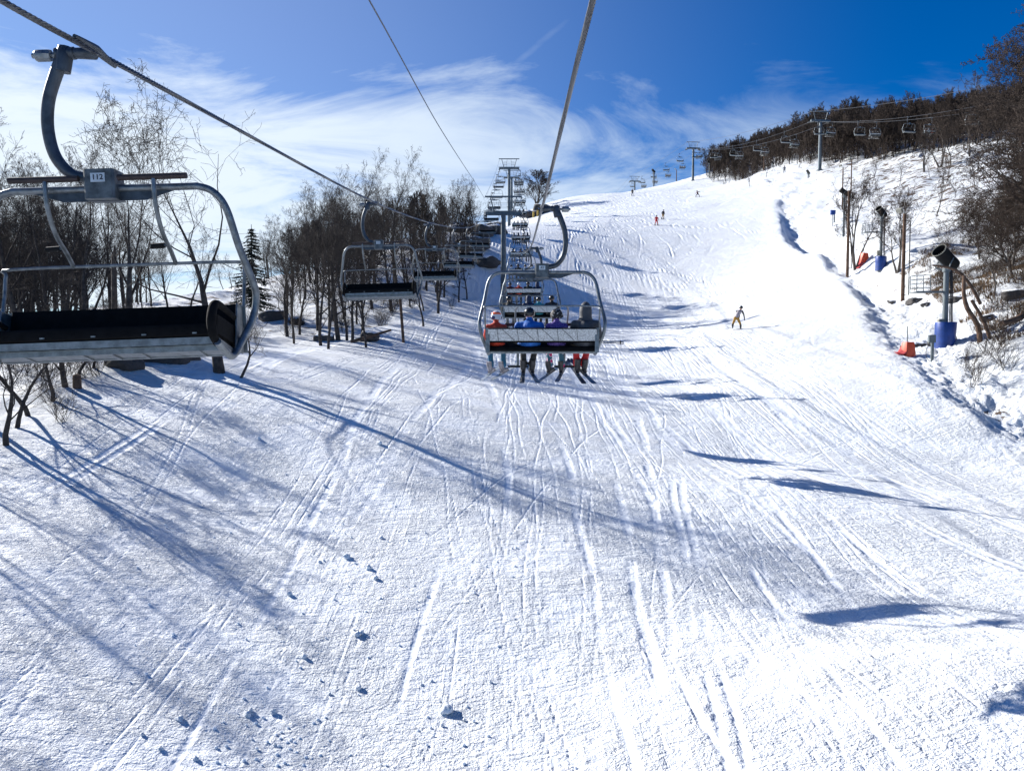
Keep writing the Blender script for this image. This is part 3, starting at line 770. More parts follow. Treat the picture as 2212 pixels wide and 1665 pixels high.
# ------------------------------------------------------------------ people
def capsule_pts(mb, p0, r0, p1, r1):
    p0 = Vector(p0); p1 = Vector(p1); d = p1 - p0; L = d.length
    if L < 1e-5: mb.ell(p0, (r0, r0, r0), nu=12, nv=8); return
    t = d / L; pts = []; rs = []
    for a in (-1, -.85, -.5): pts.append(p0 + t * a * r0); rs.append(max(.002, r0 * math.sqrt(max(0, 1 - a * a))))
    pts.append(p0); rs.append(r0); pts.append(p0.lerp(p1, .5)); rs.append((r0 + r1) / 2); pts.append(p1); rs.append(r1)
    for a in (.5, .85, 1): pts.append(p1 + t * a * r1); rs.append(max(.002, r1 * math.sqrt(max(0, 1 - a * a))))
    mb.tube(pts, rs, 12)
def body_mesh(name, caps, mats, voxel):
    """one continuous surface grown over the limbs; material by the nearest limb"""
    mb = MB()
    for c in caps: capsule_pts(mb, c[0], c[1], c[2], c[3])
    o = mb.build(name, list(mats.values())[0])
    md = o.modifiers.new('r', 'REMESH'); md.mode = 'VOXEL'; md.voxel_size = voxel; md.use_smooth_shade = True
    sm = o.modifiers.new('s', 'SMOOTH'); sm.factor = 0.5; sm.iterations = 4
    dg = bpy.context.evaluated_depsgraph_get()
    me = bpy.data.meshes.new_from_object(o.evaluated_get(dg)); me.name = name
    bpy.data.objects.remove(o)
    n_ = len(me.polygons); C = np.empty(n_ * 3); me.polygons.foreach_get('center', C); C = C.reshape(-1, 3)
    keys = list(mats.keys()); best = np.full(n_, 1e9); idx = np.zeros(n_, int)
    for p0, r0, p1, r1, lab in caps:
        a = np.array(p0); b = np.array(p1); ab = b - a; L2 = max(ab @ ab, 1e-9)
        t = np.clip(((C - a) @ ab) / L2, 0, 1); d = np.linalg.norm(C - (a + t[:, None] * ab), axis=1) - (r0 + (r1 - r0) * t)
        k_ = d < best; best[k_] = d[k_]; idx[k_] = keys.index(lab)
    me.materials.clear()
    for m in mats.values(): me.materials.append(m)
    me.polygons.foreach_set('material_index', idx); me.polygons.foreach_set('use_smooth', [True] * n_)
    return me
def hand(caps, w, d, up, s, lab='glove'):
    w = Vector(w); d = Vector(d).normalized(); sidev = d.cross(Vector(up)).normalized() * s; upv = sidev.cross(d) * s
    pc = w + d * .05
    caps.append((w, .034, pc + d * .02, .036, lab))
    for i, (o_, l) in enumerate(((-.028, .062), (-.009, .072), (.010, .068), (.028, .052))):
        a = pc + d * .035 + sidev * o_; b = a + d * l * .55; c = b + d * l * .3 - upv * l * .5
        caps.append((a, .0125, b, .0115, lab)); caps.append((b, .0115, c, .010, lab))
    a = w + d * .02 - sidev * .03; b = a - sidev * .035 + d * .03; caps.append((a, .014, b, .012, lab)); caps.append((b, .012, b + d * .03, .011, lab))
def sit_caps(legs=((.14, 0, 0), (.14, 0, 0)), lean=0.0, headturn=0.0, hood=False, w=1.0, fz=-.62):
    c = []
    J, Pn = 'jacket', 'pants'
    c.append(((-.10, .02, .01), .135 * w, (.10, .02, .01), .135 * w, J)); c.append(((0, -.02, .10), .168 * w, (0, -.02, .12), .17 * w, J)); c.append(((0, .0, .06), .165 * w, (0, -.05, .34), .165 * w, J))
    c.append(((-.13 * w, -.045, .42), .098, (.13 * w, -.045, .42), .098, J)); c.append(((-.05, -.04, .47), .085, (.05, -.04, .47), .085, J))
    c.append(((0, -.03, .50), .062, (lean * .3, -.01, .58), .068, J))
    c.append(((lean * .5, .005, .68), .094, (lean * .5, .02, .64), .088, 'skin'))
    c.append(((lean * .5, .10, .655), .02, (lean * .5, .12, .64), .016, 'skin'))
    for s, (dx, dk, sh) in zip((-1, 1), legs):
        hipx = s * .10; kx = s * dx; 
        c.append(((hipx, .03, .0), .112 * w, (kx, .43, .10), .078, Pn)); c.append(((kx, .43, .10), .076, (kx + dk, .42 + sh, fz + .24), .07, Pn))
        c.append(((kx + dk, .42 + sh, fz + .27), .08, (kx + dk * 1.15, .42 + sh, fz + .19), .084, Pn))
        sx = s * .205 * w
        c.append(((sx, -.045, .43), .078, (s * .27 * w, .05, .17), .062, J)); c.append(((s * .27 * w, .05, .17), .062, (s * .16, .28, .13), .046, J))
        hand(c, (s * .155, .29, .13), (-s * .2, 1, -.1), (0, 0, 1), s)
    return c
BODYC = {}
def boot_ski(root, foot, yaw, pitch, bootm, skim, L=1.5, roll=0.0):
    R_ = Matrix.Rotation(yaw, 4, 'Z') @ Matrix.Rotation(pitch, 4, 'X') @ Matrix.Rotation(roll, 4, 'Y')
    f = Vector(foot)
    def P_(v): return tuple(f + R_ @ Vector(v))
    mb = MB()
    mb.tube([P_((0, -.03, .30)), P_((0, -.035, .2)), P_((0, -.02, .08))], [.066, .068, .06], 10)
    mb.tube([P_((0, -.09, .045)), P_((0, 0, .06)), P_((0, .1, .05)), P_((0, .19, .035)), P_((0, .21, .03))], [.045, .052, .05, .04, .02], 10)
    for zz in (.24, .16): mb.box(P_((0.02, .04, zz)), (.09, .02, .022), R_)
    mb.box(P_((0, .05, .01)), (.06, .32, .03), R_)
    b = mb.build('ski_boot', bootm, root)
    if skim is None: return
    mb = MB()
    st = [(-.47, .045, .006), (-.44, .055, 0), (-.2, .047, 0), (.05, .042, 0), (.3, .05, .0), (.42, .056, .01), (.48, .045, .035), (.52, .02, .065)]
    V = []
    for y, w_, z in st:
        for x_, zz in ((-w_, 0), (w_, 0), (w_, .012), (-w_, .012)): V.append(P_((x_, y * L + .03, z - .022 + zz)))
    Fc = [(0, 1, 2, 3), tuple(len(V) - 4 + k_ for k_ in (3, 2, 1, 0))]
    for i in range(len(st) - 1):
        for k_ in range(4): Fc.append((i * 4 + k_, i * 4 + (k_ + 1) % 4, i * 4 + 4 + (k_ + 1) % 4, i * 4 + 4 + k_))
    mb.add([Vector(v) for v in V], Fc); mb.box(P_((0, -.14, .0)), (.06, .06, .04), R_); mb.box(P_((0, .2, .0)), (.06, .05, .035), R_)
    mb.build('ski', skim, root, smooth=False)
def helmet(root, c, m1, band=None, band2=None, r=.125):
    mb = MB(); mb.ell(c, (r * .98, r * 1.15, r * 1.05), nu=18, nv=12, z0=-.55); o = mb.build('helmet', m1, root)
    if band is not None:
        mb = MB(); mb.ell((c[0], c[1], c[2] + r * .42), (r * .93, r * 1.08, r * .52), nu=18, nv=10, z0=-.25); mb.build('helmet_band', band, o)
    if band2 is not None:
        mb = MB(); mb.ell((c[0] - r * .42, c[1] - r * .35, c[2] - r * .2), (r * .62, r * .9, r * .42), nu=14, nv=8); mb.build('helmet_stripe', band2, o)
    mb = MB(); mb.tube([(c[0] - r * .9, c[1] + r * .5, c[2] - r * .15), (c[0] - r * .5, c[1] + r * 1.12, c[2] - r * .2), (c[0] + r * .5, c[1] + r * 1.12, c[2] - r * .2), (c[0] + r * .9, c[1] + r * .5, c[2] - r * .15)], r * .27, 8, smooth=3)
    mb.build('goggles', M['black'], o)
def hood(root, c, m):
    mb = MB()
    R_ = Matrix.Rotation(RAD(-8), 4, 'X')
    mb.tube([(c[0], c[1] - .01, c[2] - .19), (c[0], c[1] - .015, c[2] - .12), (c[0], c[1] - .005, c[2]), (c[0], c[1] + .005, c[2] + .08), (c[0], c[1] + .03, c[2] + .135), (c[0], c[1] + .05, c[2] + .155)], [.155, .128, .130, .118, .08, .03], 14, smooth=3)
    mb.build('hood', m, root)
def make_rider(key, jacket, pants, head, scale, legs, skis, lean=0.0, w=1.0, voxel=.02, bootm='boot', glove='c_black', feet=None, yaw=(0, 0), ln=1.5):
    root = empty('person', sc=scale)
    me = body_mesh('rider_body', sit_caps(legs, lean, w=w, fz=-.52 / scale), {'jacket': M[jacket], 'pants': M[pants], 'skin': M['skin'], 'glove': M[glove]}, voxel)
    bo = bpy.data.objects.new('body', me); COL.objects.link(bo); bo.parent = root
    hc = (lean * .5, .01, .70)
    if head == 'hood': hood(root, hc, M[jacket])
    elif head == 'kid': helmet(root, hc, M['helm_white'], M['helm_orange'], M['helm_navy'], .135)
    elif head == 'skull': helmet(root, hc, M['skull'], r=.145)
    else: helmet(root, hc, M[head])
    for i, (s, (dx, dk, sh)) in enumerate(zip((-1, 1), legs)):
        boot_ski(root, (s * dx + dk * 1.2, .45 + sh, -.52 / scale), yaw[i], RAD(17), M[bootm], M[skis] if skis else None, ln)
    return root
def seat(root, chairobj, x, y=.0, z=-2.48, rz=0.0):
    Mx = chairobj.matrix_basis
    root.matrix_basis = Mx @ Matrix.Translation((x, y, z)) @ Matrix.Rotation(rz, 4, 'Z') @ Matrix.Scale(root.scale[0], 4)
GR = 'riders on the chairs'
bpy.context.view_layer.update()
r = make_rider('kid', 'c_orange', 'c_teal', 'kid', .74, ((.17, .02, 0), (.17, .0, 0)), 'skilight', bootm='bootlight', voxel=.018, yaw=(RAD(-24), RAD(-34)), ln=1.2)
seat(r, o43, -.84); tag(r, 'child rider in an orange jacket and orange and white helmet, leftmost on chair 43', 'rider', GR)
r = make_rider('blue', 'c_blue', 'c_black', 'helm_black', .83, ((.13, .0, 0), (.17, -.09, 0)), 'ski', w=1.22, voxel=.02, yaw=(RAD(-3), RAD(12)))
seat(r, o43, -.23); tag(r, 'rider in a bright blue jacket and black helmet on chair 43', 'rider', GR)
me = text_mesh('OSSI', .095, M['c_navy'], 'jacket_lettering', .004)
o = bpy.data.objects.new('jacket_lettering', me); COL.objects.link(o); o.parent = r
o.location = (.01, -.222, .30); o.rotation_euler = (RAD(97), RAD(90), 0)
r = make_rider('stars', 'purple', 'stars', 'skull', .78, ((.17, .03, 0), (.12, .02, 0)), 'ski', voxel=.018, yaw=(RAD(-30), RAD(-14)), ln=1.4, w=.95)
seat(r, o43, .27); tag(r, 'child rider in a purple knit top and black and white patterned helmet, star print trousers', 'rider', GR)
r = make_rider('hooded', 'c_char', 'c_red', 'hood', .89, ((.17, .02, 0), (.12, -.10, 0)), 'ski', w=1.12, yaw=(RAD(10), RAD(16)))
seat(r, o43, .80); tag(r, 'rider in a dark hooded coat and red trousers, rightmost on chair 43', 'rider', GR)
# ski poles held across the end of chair 43
for dz_ in (0, .03):
    mb = MB(); a = o43.matrix_basis @ Vector((.95, .25, -2.40 - dz_)); b_ = o43.matrix_basis @ Vector((1.50, -.05, -2.43 - dz_))
    mb.tube([a, b_], .0075, 6); d = (b_ - a).normalized(); mb.tube([b_ - d * .07, b_ - d * .055], [.028, .006], 8)
    tag(mb.build('ski_pole', M['black']), 'thin black ski pole sticking out past the right end of chair 43' , 'ski pole', 'ski poles at chair 43')
R1 = []
specs = [('c_black', 'c_black', 'helm_black', .86, 1.1), ('c_olive', 'c_grey', 'helm_black', .84, 1.1), ('c_navy', 'c_black', 'hood', .84, 1.05), ('c_cyan', 'c_black', 'helm_black', .8, 1.0),
         ('c_orange', 'c_black', 'helm_white', .8, 1.0), ('c_maroon', 'c_char', 'helm_black', .82, 1.0), ('c_grey', 'c_navy', 'hood', .85, 1.1), ('c_white', 'c_grey', 'helm_black', .82, 1.05)]
for i, (j, p_, h, s_, w_) in enumerate(specs):
    legs = ((.15, random.uniform(-.03, .05), 0), (.15, random.uniform(-.05, .03), 0))
    R1.append((make_rider('r%d' % i, j, p_, h, s_, legs, 'ski' if i % 3 else 'skilight', w=w_, voxel=.026, yaw=(RAD(random.uniform(-10, 5)), RAD(random.uniform(-5, 12)))), s_))
used = [False] * len(R1)
CN = {'c_black': 'black', 'c_olive': 'olive brown', 'c_navy': 'navy', 'c_cyan': 'teal', 'c_orange': 'orange', 'c_maroon': 'maroon', 'c_grey': 'grey', 'c_white': 'pale'}
def place_rider(k_, chairobj, x, label, group=GR):
    root, s_ = R1[k_]
    if used[k_]: root = copy_tree(root)
    used[k_] = True
    root.scale = (s_,) * 3
    seat(root, chairobj, x, rz=RAD(random.uniform(-8, 8)))
    tag(root, label, 'rider', group); return root
bpy.context.view_layer.update()
for x, k_ in ((-.80, 1), (-.42, 0), (-.05, 2), (.33, 3), (.82, 0)):
    if x == -.42: continue
    place_rider(k_, OCC[1][0], x, {-.80: 'rider in an olive brown jacket at the left end of the second chair up', -.05: 'rider in a navy hood in the middle of the second chair up',
                                   .33: 'rider with teal showing under a dark helmet on the second chair up', .82: 'rider in black at the right end of the second chair up'}[x])
for x, k_ in ((-.78, 5), (-.28, 4), (.25, 0), (.78, 2)):
    place_rider(k_, OCC[2][0], x, '%s clothed rider, %s on the third occupied chair' % (CN[specs[k_][0]], {-.78: 'leftmost', -.28: 'second from left', .25: 'second from right', .78: 'rightmost'}[x]))
for i in range(3, len(OCC)):
    xs = [-.78, -.27, .27, .78]
    if i % 3 == 1: xs = [-.7, 0.0, .62]
    for x in xs:
        k_ = random.choice([0, 0, 1, 2, 2, 3, 5, 6, 7] if i != 3 else [7, 0, 6])
        place_rider(k_, OCC[i][0], x, 'small dark rider on the %s occupied chair up the line' % ords[i - 3], GR)

# ---- people on the snow
def make_skier(caps, cols, loc, rz, label, hd, headc, skis, voxel=.022, sc=1.0, poles=None, board=None):
    root = empty('person', loc, (0, 0, rz), sc); tag(root, label, 'person', 'skiers on the slope')
    me = body_mesh('skier_body', caps, {k_: M[v] for k_, v in cols.items()}, voxel)
    bo = bpy.data.objects.new('body', me); COL.objects.link(bo); bo.parent = root
    helmet(root, headc, M[hd])
    for f_, yw, pt, rl in skis: boot_ski(root, f_, yw, pt, M['boot'], None if board else M['ski'], 1.55, rl)
    if board:
        mb = MB(); p, q, wv = board
        p = Vector(p); q = Vector(q); d = (q - p); V = []; sdv = Vector(wv)
        for t_, w_, z_ in ((-.04, .3, .07), (0, .8, .02), (.08, 1, 0), (.5, .86, 0), (.92, 1, 0), (1, .8, .02), (1.04, .3, .07)):
            c_ = p + d * t_ + Vector((0, 0, z_))
            for a_, zz in ((-1, 0), (1, 0), (1, .015), (-1, .015)): V.append(c_ + sdv * a_ * w_ + Vector((0, 0, zz)))
        Fc = [(0, 1, 2, 3), (27, 26, 25, 24)] + [(i * 4 + k_, i * 4 + (k_ + 1) % 4, i * 4 + 4 + (k_ + 1) % 4, i * 4 + 4 + k_) for i in range(6) for k_ in range(4)]
        mb.add(V, Fc); mb.build('snowboard', M['black'], root, smooth=False)
    return root
def stand_caps(hip, sho, head, feet, knees, hands, elbows, w=1.0):
    c = []; hip = Vector(hip); sho = Vector(sho); head = Vector(head)
    d = (sho - hip)
    c.append((hip + Vector((-.07, 0, 0)), .13 * w, hip + Vector((.07, 0, 0)), .13 * w, 'pants'))
    c.append((hip + d * .15, .15 * w, hip + d * .85, .155 * w, 'jacket')); c.append((sho + Vector((-.13, 0, -.02)), .09, sho + Vector((.13, 0, -.02)), .09, 'jacket'))
    c.append((sho, .06, head - Vector((0, 0, .06)), .058, 'skin')); c.append((head, .09, head + Vector((0, .015, -.035)), .085, 'skin'))
    c.append((head + Vector((0, .09, -.02)), .018, head + Vector((0, .105, -.035)), .014, 'skin'))
    for i, s in enumerate((-1, 1)):
        c.append((hip + Vector((s * .09, 0, -.03)), .105 * w, Vector(knees[i]), .078, 'pants')); c.append((Vector(knees[i]), .078, Vector(feet[i]) + Vector((0, -.02, .2)), .068, 'pants'))
        c.append((sho + Vector((s * .19, 0, -.02)), .072, Vector(elbows[i]), .055, 'sleeve')); c.append((Vector(elbows[i]), .055, Vector(hands[i]), .042, 'sleeve'))
        hand(c, hands[i], Vector(hands[i]) - Vector(elbows[i]), (0, 0, 1), s)
    return c
# snowboarder leaning over his board
p = gp(1592, 712, 30, 90)
caps = stand_caps((-.05, 0, .78), (.16, .04, 1.28), (.27, .08, 1.50), ((-.30, 0, .06), (.25, 0, .0)), ((-.26, .12, .42), (.22, .14, .40)), ((.10, .16, .62), (.52, .12, .72)), ((.16, .0, .95), (.46, .02, 1.0)), w=1.05)
make_skier(caps, dict(pants='c_mustard', jacket='c_plaid', sleeve='c_black', skin='skin', glove='c_black'), p + Vector((0, 0, .05)), RAD(-12), 'snowboarder in mustard trousers and a pale checked vest, bending forward',
           'helm_black', (.28, .08, 1.53), (((-.30, 0, .07), RAD(0), 0, 0), ((.25, 0, -.01), 0, 0, 0)), board=((-.62, .05, .07), (.55, .05, -.06), (0.02, .14, 0)), voxel=.02)
# standing skier in red and one in black behind
p = gp(1418, 487, 90, 180)
caps = stand_caps((0, 0, .88), (0, .04, 1.38), (0, .08, 1.60), ((-.20, 0, 0), (.24, 0, 0)), ((-.15, .1, .45), (.16, .1, .45)), ((-.28, .2, .85), (.28, .2, .85)), ((-.30, .0, 1.1), (.30, .0, 1.1)), 1.12)
make_skier(caps, dict(pants='c_red', jacket='c_red', sleeve='c_red', skin='skin', glove='c_black'), p, RAD(180), 'skier dressed all in red standing on the upper slope', 'helm_black', (0, .08, 1.63),
           (((-.20, 0, 0), RAD(70), 0, 0), ((.24, 0, 0), RAD(70), 0, 0)), voxel=.03)
p = gp(1432, 474, 90, 190)
caps = stand_caps((0, 0, .90), (-.03, .06, 1.40), (-.05, .12, 1.62), ((-.16, 0, 0), (.26, 0, 0)), ((-.13, .1, .47), (.18, .1, .47)), ((-.2, .25, .9), (.26, .22, .85)), ((-.28, .05, 1.1), (.28, .0, 1.1)), 1.1)
make_skier(caps, dict(pants='c_mustard', jacket='c_black', sleeve='c_black', skin='skin', glove='c_black'), p, RAD(200), 'skier in a black jacket standing uphill of the one in red', 'helm_black', (-.05, .12, 1.65),
           (((-.16, 0, 0), RAD(80), 0, 0), ((.26, 0, 0), RAD(80), 0, 0)), voxel=.03)
p = gp(1507, 426, 110, 220)
caps = stand_caps((0, 0, .72), (.05, .1, 1.15), (.08, .18, 1.36), ((-.42, 0, 0), (.42, 0, 0)), ((-.36, .12, .42), (.34, .12, .40)), ((-.62, .2, 1.0), (.5, .2, .75)), ((-.42, .1, 1.15), (.36, .1, .95)), 1.1)
make_skier(caps, dict(pants='c_black', jacket='c_maroon', sleeve='c_maroon', skin='skin', glove='c_black'), p, RAD(150), 'crouching skier in dark maroon with legs spread near the crest', 'helm_black', (.08, .18, 1.40),
           (((-.42, 0, 0), RAD(60), 0, 0), ((.42, 0, 0), RAD(60), 0, 0)), voxel=.03)
p = gp(1366, 423, 110, 330)
caps = stand_caps((0, 0, .88), (0, .04, 1.38), (0, .08, 1.60), ((-.20, 0, 0), (.2, 0, 0)), ((-.15, .1, .45), (.16, .1, .45)), ((-.28, .2, .85), (.28, .2, .85)), ((-.30, .0, 1.1), (.30, .0, 1.1)), 1.15)
make_skier(caps, dict(pants='c_black', jacket='c_black', sleeve='c_mustard', skin='skin', glove='c_black'), p, RAD(180), 'tiny dark skier on the crest below the farthest tower', 'helm_white', (0, .08, 1.63),
           (((-.20, 0, 0), RAD(20), 0, 0), ((.2, 0, 0), RAD(20), 0, 0)), voxel=.04)
p = gp(1961, 440, 110, 200)
make_skier(caps, dict(pants='c_grey', jacket='c_grey', sleeve='c_grey', skin='skin', glove='c_black'), Vector((at(1694, 384, 180)[0], 180, gz(at(1694, 384, 180)[0], 180))), RAD(160), 'person in grey standing by the woods left of the tall lift tower', 'helm_black', (0, .08, 1.63),
           (((-.20, 0, 0), RAD(20), 0, 0), ((.2, 0, 0), RAD(20), 0, 0)), voxel=.04)

# ------------------------------------------------------------------ the second lift on the ridge
GT2 = 'towers of the lift on the ridge'
A0 = Vector((65.6, 165, 0)); A1 = Vector((50.8, 320, 0)); dirv = (A1 - A0).normalized(); perp = Vector((dirv.y, -dirv.x, 0))
rz2 = -math.atan2(dirv.x, dirv.y)
def ax(Y): return 65.6 - 0.0955 * (Y - 165)
heads = [(95, at(2230, 175, 95)[2]), (165, at(1762, 262, 165)[2]), (247, at(1497, 321, 247)[2]), (320, at(1368, 392, 320)[2])]
lift_tower((ax(165), 165, heads[1][1]), rz2, 'tall grey lift tower on the ridge, nearest the brown woods', GT2, sh=0.2)
lift_tower((ax(247), 247, heads[2][1]), rz2, 'middle lift tower on the ridge, head against the sky at the edge of the woods', GT2, sh=0.15)
lift_tower((ax(320), 320, heads[3][1]), rz2, 'farthest lift tower, half hidden behind the snow crest', GT2, base=gz(ax(320), 320) - .5, sh=0.1)
def rope2(gx, dz_, name, label, r=.026, s1=2.2):
    q = []
    nodes = [Vector((ax(Y) + perp.x * gx, Y + perp.y * gx, Z + dz_)) for Y, Z in [(40, 24.0)] + heads + [(400, 66.0)]]
    q.append(nodes[0])
    for i in range(len(nodes) - 1): q += sag(nodes[i], nodes[i + 1], (1.6 if i == 1 else 2.0 if i == 2 else 1.0) * (s1 / 2.2), 12)
    mb = MB(); mb.tube(q, r, 5); o = mb.build(name, M['rope'] if r > .02 else M['cream']); tag(o, label, 'cable', 'ropes of the lift on the ridge'); return q
Q1 = rope2(-G, -.12, 'haul_rope', 'pale rope of the ridge lift carrying the empty chairs')
Q2 = rope2(G, -.12, 'haul_rope', 'pale rope of the ridge lift carrying the occupied chairs')
rope2(-1.9, 1.95, 'signal_cable', 'thin bright cable strung between the tops of the ridge lift towers', .03, 1.2)
def onq(Q, Y):
    ys = [p.y for p in Q]; return Vector([np.interp(Y, ys, [p[k_] for p in Q]) for k_ in range(3)])
for i in range(14):
    Y = 115 + 15.4 * i
    c = copy_tree(proto_e); put_chair(c, onq(Q1, Y), rz2 + PI + RAD(random.uniform(-4, 4)), RAD(random.uniform(-2, 2)))
    tag(c, '%s empty chair of the ridge lift, counted from the right' % ['first', 'second', 'third', 'fourth', 'fifth', 'sixth', 'seventh', 'eighth', 'ninth', 'tenth', 'eleventh', 'twelfth', 'thirteenth', 'fourteenth'][i], 'lift chair', 'empty chairs of the ridge lift')
OC2 = []
for i in range(13):
    Y = 131.6 + 16.55 * i
    c = copy_tree(proto_o); put_chair(c, onq(Q2, Y), rz2 + RAD(random.uniform(-4, 4)), RAD(random.uniform(-2, 2)))
    nm = ['first', 'second', 'third', 'fourth', 'fifth', 'sixth', 'seventh', 'eighth', 'ninth', 'tenth', 'eleventh', 'twelfth', 'thirteenth'][i]
    tag(c, '%s occupied chair of the ridge lift, counted from the right' % nm, 'lift chair', 'occupied chairs of the ridge lift'); OC2.append((c, nm))
bpy.context.view_layer.update()
for i, (c, nm) in enumerate(OC2):
    for x in ((-.78, -.27, .27, .78) if i % 4 else (-.7, -.1, .65)):
        k_ = random.choice([0, 5, 2, 6, 4] if i == 0 else [0, 0, 1, 2, 6, 5, 3])
        place_rider(k_, c, x, 'tiny dark rider on the %s occupied chair of the ridge lift' % nm, 'riders on the ridge lift')
for k_ in range(len(R1)):
    if not used[k_]:
        for ch in kids(R1[k_][0]): bpy.data.objects.remove(ch)
        bpy.data.objects.remove(R1[k_][0])
# ------------------------------------------------------------------ bare trees
class TB:
    def __init__(s): s.V = []; s.F = []; s.n = 0
    def tube(s, pts, rs, k):
        P_ = np.array([tuple(p) for p in pts]); m = len(P_)
        t = np.empty_like(P_); t[1:-1] = P_[2:] - P_[:-2]; t[0] = P_[1] - P_[0]; t[-1] = P_[-1] - P_[-2]
        t /= np.linalg.norm(t, axis=1)[:, None] + 1e-9
        ref = np.array([0.3, 0.9, 0.2]) if abs(t[0][2]) > 0.7 else np.array([0, 0, 1.0])
        u = np.cross(t, ref); u /= np.linalg.norm(u, axis=1)[:, None] + 1e-9; v = np.cross(t, u)
        an = np.arange(k) * 2 * math.pi / k
        R_ = np.array(rs)[:, None, None]
        V = P_[:, None, :] + R_ * (np.cos(an)[None, :, None] * u[:, None, :] + np.sin(an)[None, :, None] * v[:, None, :])
        s.V.append(V.reshape(-1, 3))
        i = np.arange(m - 1)[:, None] * k; j = np.arange(k)[None, :]; j2 = (j + 1) % k
        s.F.append(np.stack([i + j, i + j2, i + k + j2, i + k + j], -1).reshape(-1, 4) + s.n); s.n += m * k
    def arrays(s): return np.concatenate(s.V), np.concatenate(s.F)
def quads_mesh(name, V, Fq, mtl, smooth=True):
    me = bpy.data.meshes.new(name); n_ = len(Fq)
    me.vertices.add(len(V)); me.loops.add(n_ * 4); me.polygons.add(n_)
    me.vertices.foreach_set('co', V.astype(np.float32).ravel()); me.loops.foreach_set('vertex_index', Fq.astype(np.int32).ravel())
    me.polygons.foreach_set('loop_start', np.arange(0, n_ * 4, 4, dtype=np.int32)); me.polygons.foreach_set('loop_total', np.full(n_, 4, dtype=np.int32))
    if smooth: me.polygons.foreach_set('use_smooth', np.ones(n_, dtype=bool))
    me.materials.append(mtl); me.update(calc_edges=True); return me
def grow(seed, H, r0, levels=4, clear=.3, spread=42, nb=(14, 6, 5, 4), lf=(.48, .5, .5, .5), wob=.10, up=.10, rt=.006, fork=False, lean=0.0, minL=.12, lt=1.0, tp=1.15):
    rg = random.Random(seed); trunk = TB(); crown = TB()
    def branch(p, d, L, r, lev):
        seg = 7 if lev == 0 else 5 if lev == 1 else 3 if lev == 2 else 2
        pts = [p.copy()]; rs = [r]; dirs = [d.copy()]
        cur = p.copy(); dd = d.copy()
        for i in range(seg):
            w_ = wob * (1 + .5 * lev)
            dd = (dd + Vector((rg.gauss(0, w_), rg.gauss(0, w_), rg.gauss(0, w_) + (up if lev else .02)))).normalized()
            cur = cur + dd * (L / seg); pts.append(cur.copy()); dirs.append(dd.copy())
            t = (i + 1) / seg; rs.append(max(rt, r * ((1 - t * .96) ** tp if lev == 0 else 1 - t * .88)))
        (trunk if lev == 0 else crown).tube(pts, rs, 8 if lev == 0 else 5 if lev == 1 else 3)
        if lev >= levels or L < minL: return
        n_ = nb[lev]; st = clear if lev == 0 else .18
        for i in range(n_):
            f = st + (1 - st) * ((i + rg.random()) / n_); f = min(f, .99)
            x = f * seg; k_ = min(int(x), seg - 1); q = pts[k_].lerp(pts[k_ + 1], x - k_); dq = dirs[k_ + 1]
            ang = RAD(rg.uniform(spread * .65, spread * 1.25)) * (1 - .35 * f if lev == 0 else 1)
            az = rg.uniform(0, 2 * PI) if lev else (i * 2.4 + rg.uniform(-.5, .5))
            o_ = dq.orthogonal().normalized(); o_.rotate(Matrix.Rotation(az, 3, dq))
            nd = (dq * math.cos(ang) + o_ * math.sin(ang)).normalized()
            if lev == 0: ll = L * lf[0] * (1.15 - .75 * (f - st) / (1 - st + 1e-6)) * rg.uniform(.75, 1.15)
            else: ll = L * lf[lev] * (1.15 - .5 * f) * rg.uniform(.7, 1.2)
            rr = max(rt, (rs[k_] * (1 - (x - k_)) + rs[k_ + 1] * (x - k_)) * rg.uniform(.42, .62) * lt)
            branch(q, nd, ll, rr, lev + 1)
    d0 = Vector((lean, rg.uniform(-.04, .04), 1)).normalized()
    branch(Vector((0, 0, -.4)), d0, H + .4, r0, 0)
    if fork:
        for s in (1, -1): branch(Vector((0, 0, -.2)), Vector((.28 * s + lean, rg.uniform(-.2, .2), 1)).normalized(), H * .85, r0 * .8, 0)
    return trunk.arrays(), crown.arrays()
def tree_obj(arr, loc, rz, sc, label, group, barkm='bark', twigm='twig', name='bare_tree', cat='tree', meshes=None):
    root = empty(name, loc, (0, 0, rz), 1.0); root.scale = sc if hasattr(sc, '__len__') else (sc, sc, sc)
    if meshes is None:
        meshes = (quads_mesh('trunk', *arr[0], M[barkm]), quads_mesh('crown', *arr[1], M[twigm]))
    for nm, me in zip(('trunk', 'crown'), meshes):
        o = bpy.data.objects.new(nm, me); COL.objects.link(o); o.parent = root
    tag(root, label, cat, group); return root, meshes

# the two tall trees behind chair 112
p1 = gp(275, 742, 25, 60); p1 = Vector((at(275, 742, 33)[0], 33, 0)); p1.z = gz(p1.x, p1.y)
p2 = at(476, 806, 31); p2 = Vector((p2[0], 31, gz(p2[0], 31)))
h1 = at(275, 292, 33)[2] - p1.z; h2 = at(440, 286, 31)[2] - p2.z
tree_obj(grow(101, h1 * .97, .27, 4, .26, 40, (13, 6, 5, 4), (.50, .5, .48, .5, .5), .06, .12, .0062, lt=.80, tp=2.0), p1, .4, 1, 'tall bare tree with an even fan of fine branches, behind the top of chair 112', 'two tall bare trees behind chair 112')
tree_obj(grow(117, h2 * .97, .25, 4, .30, 55, (11, 6, 5, 4), (.58, .55, .5, .5, .5), .15, .09, .0062, lean=-.03, lt=.84, tp=1.9), p2, 2.2, 1, 'tall gnarled bare tree with crooked limbs, right of the number box of chair 112', 'two tall bare trees behind chair 112')
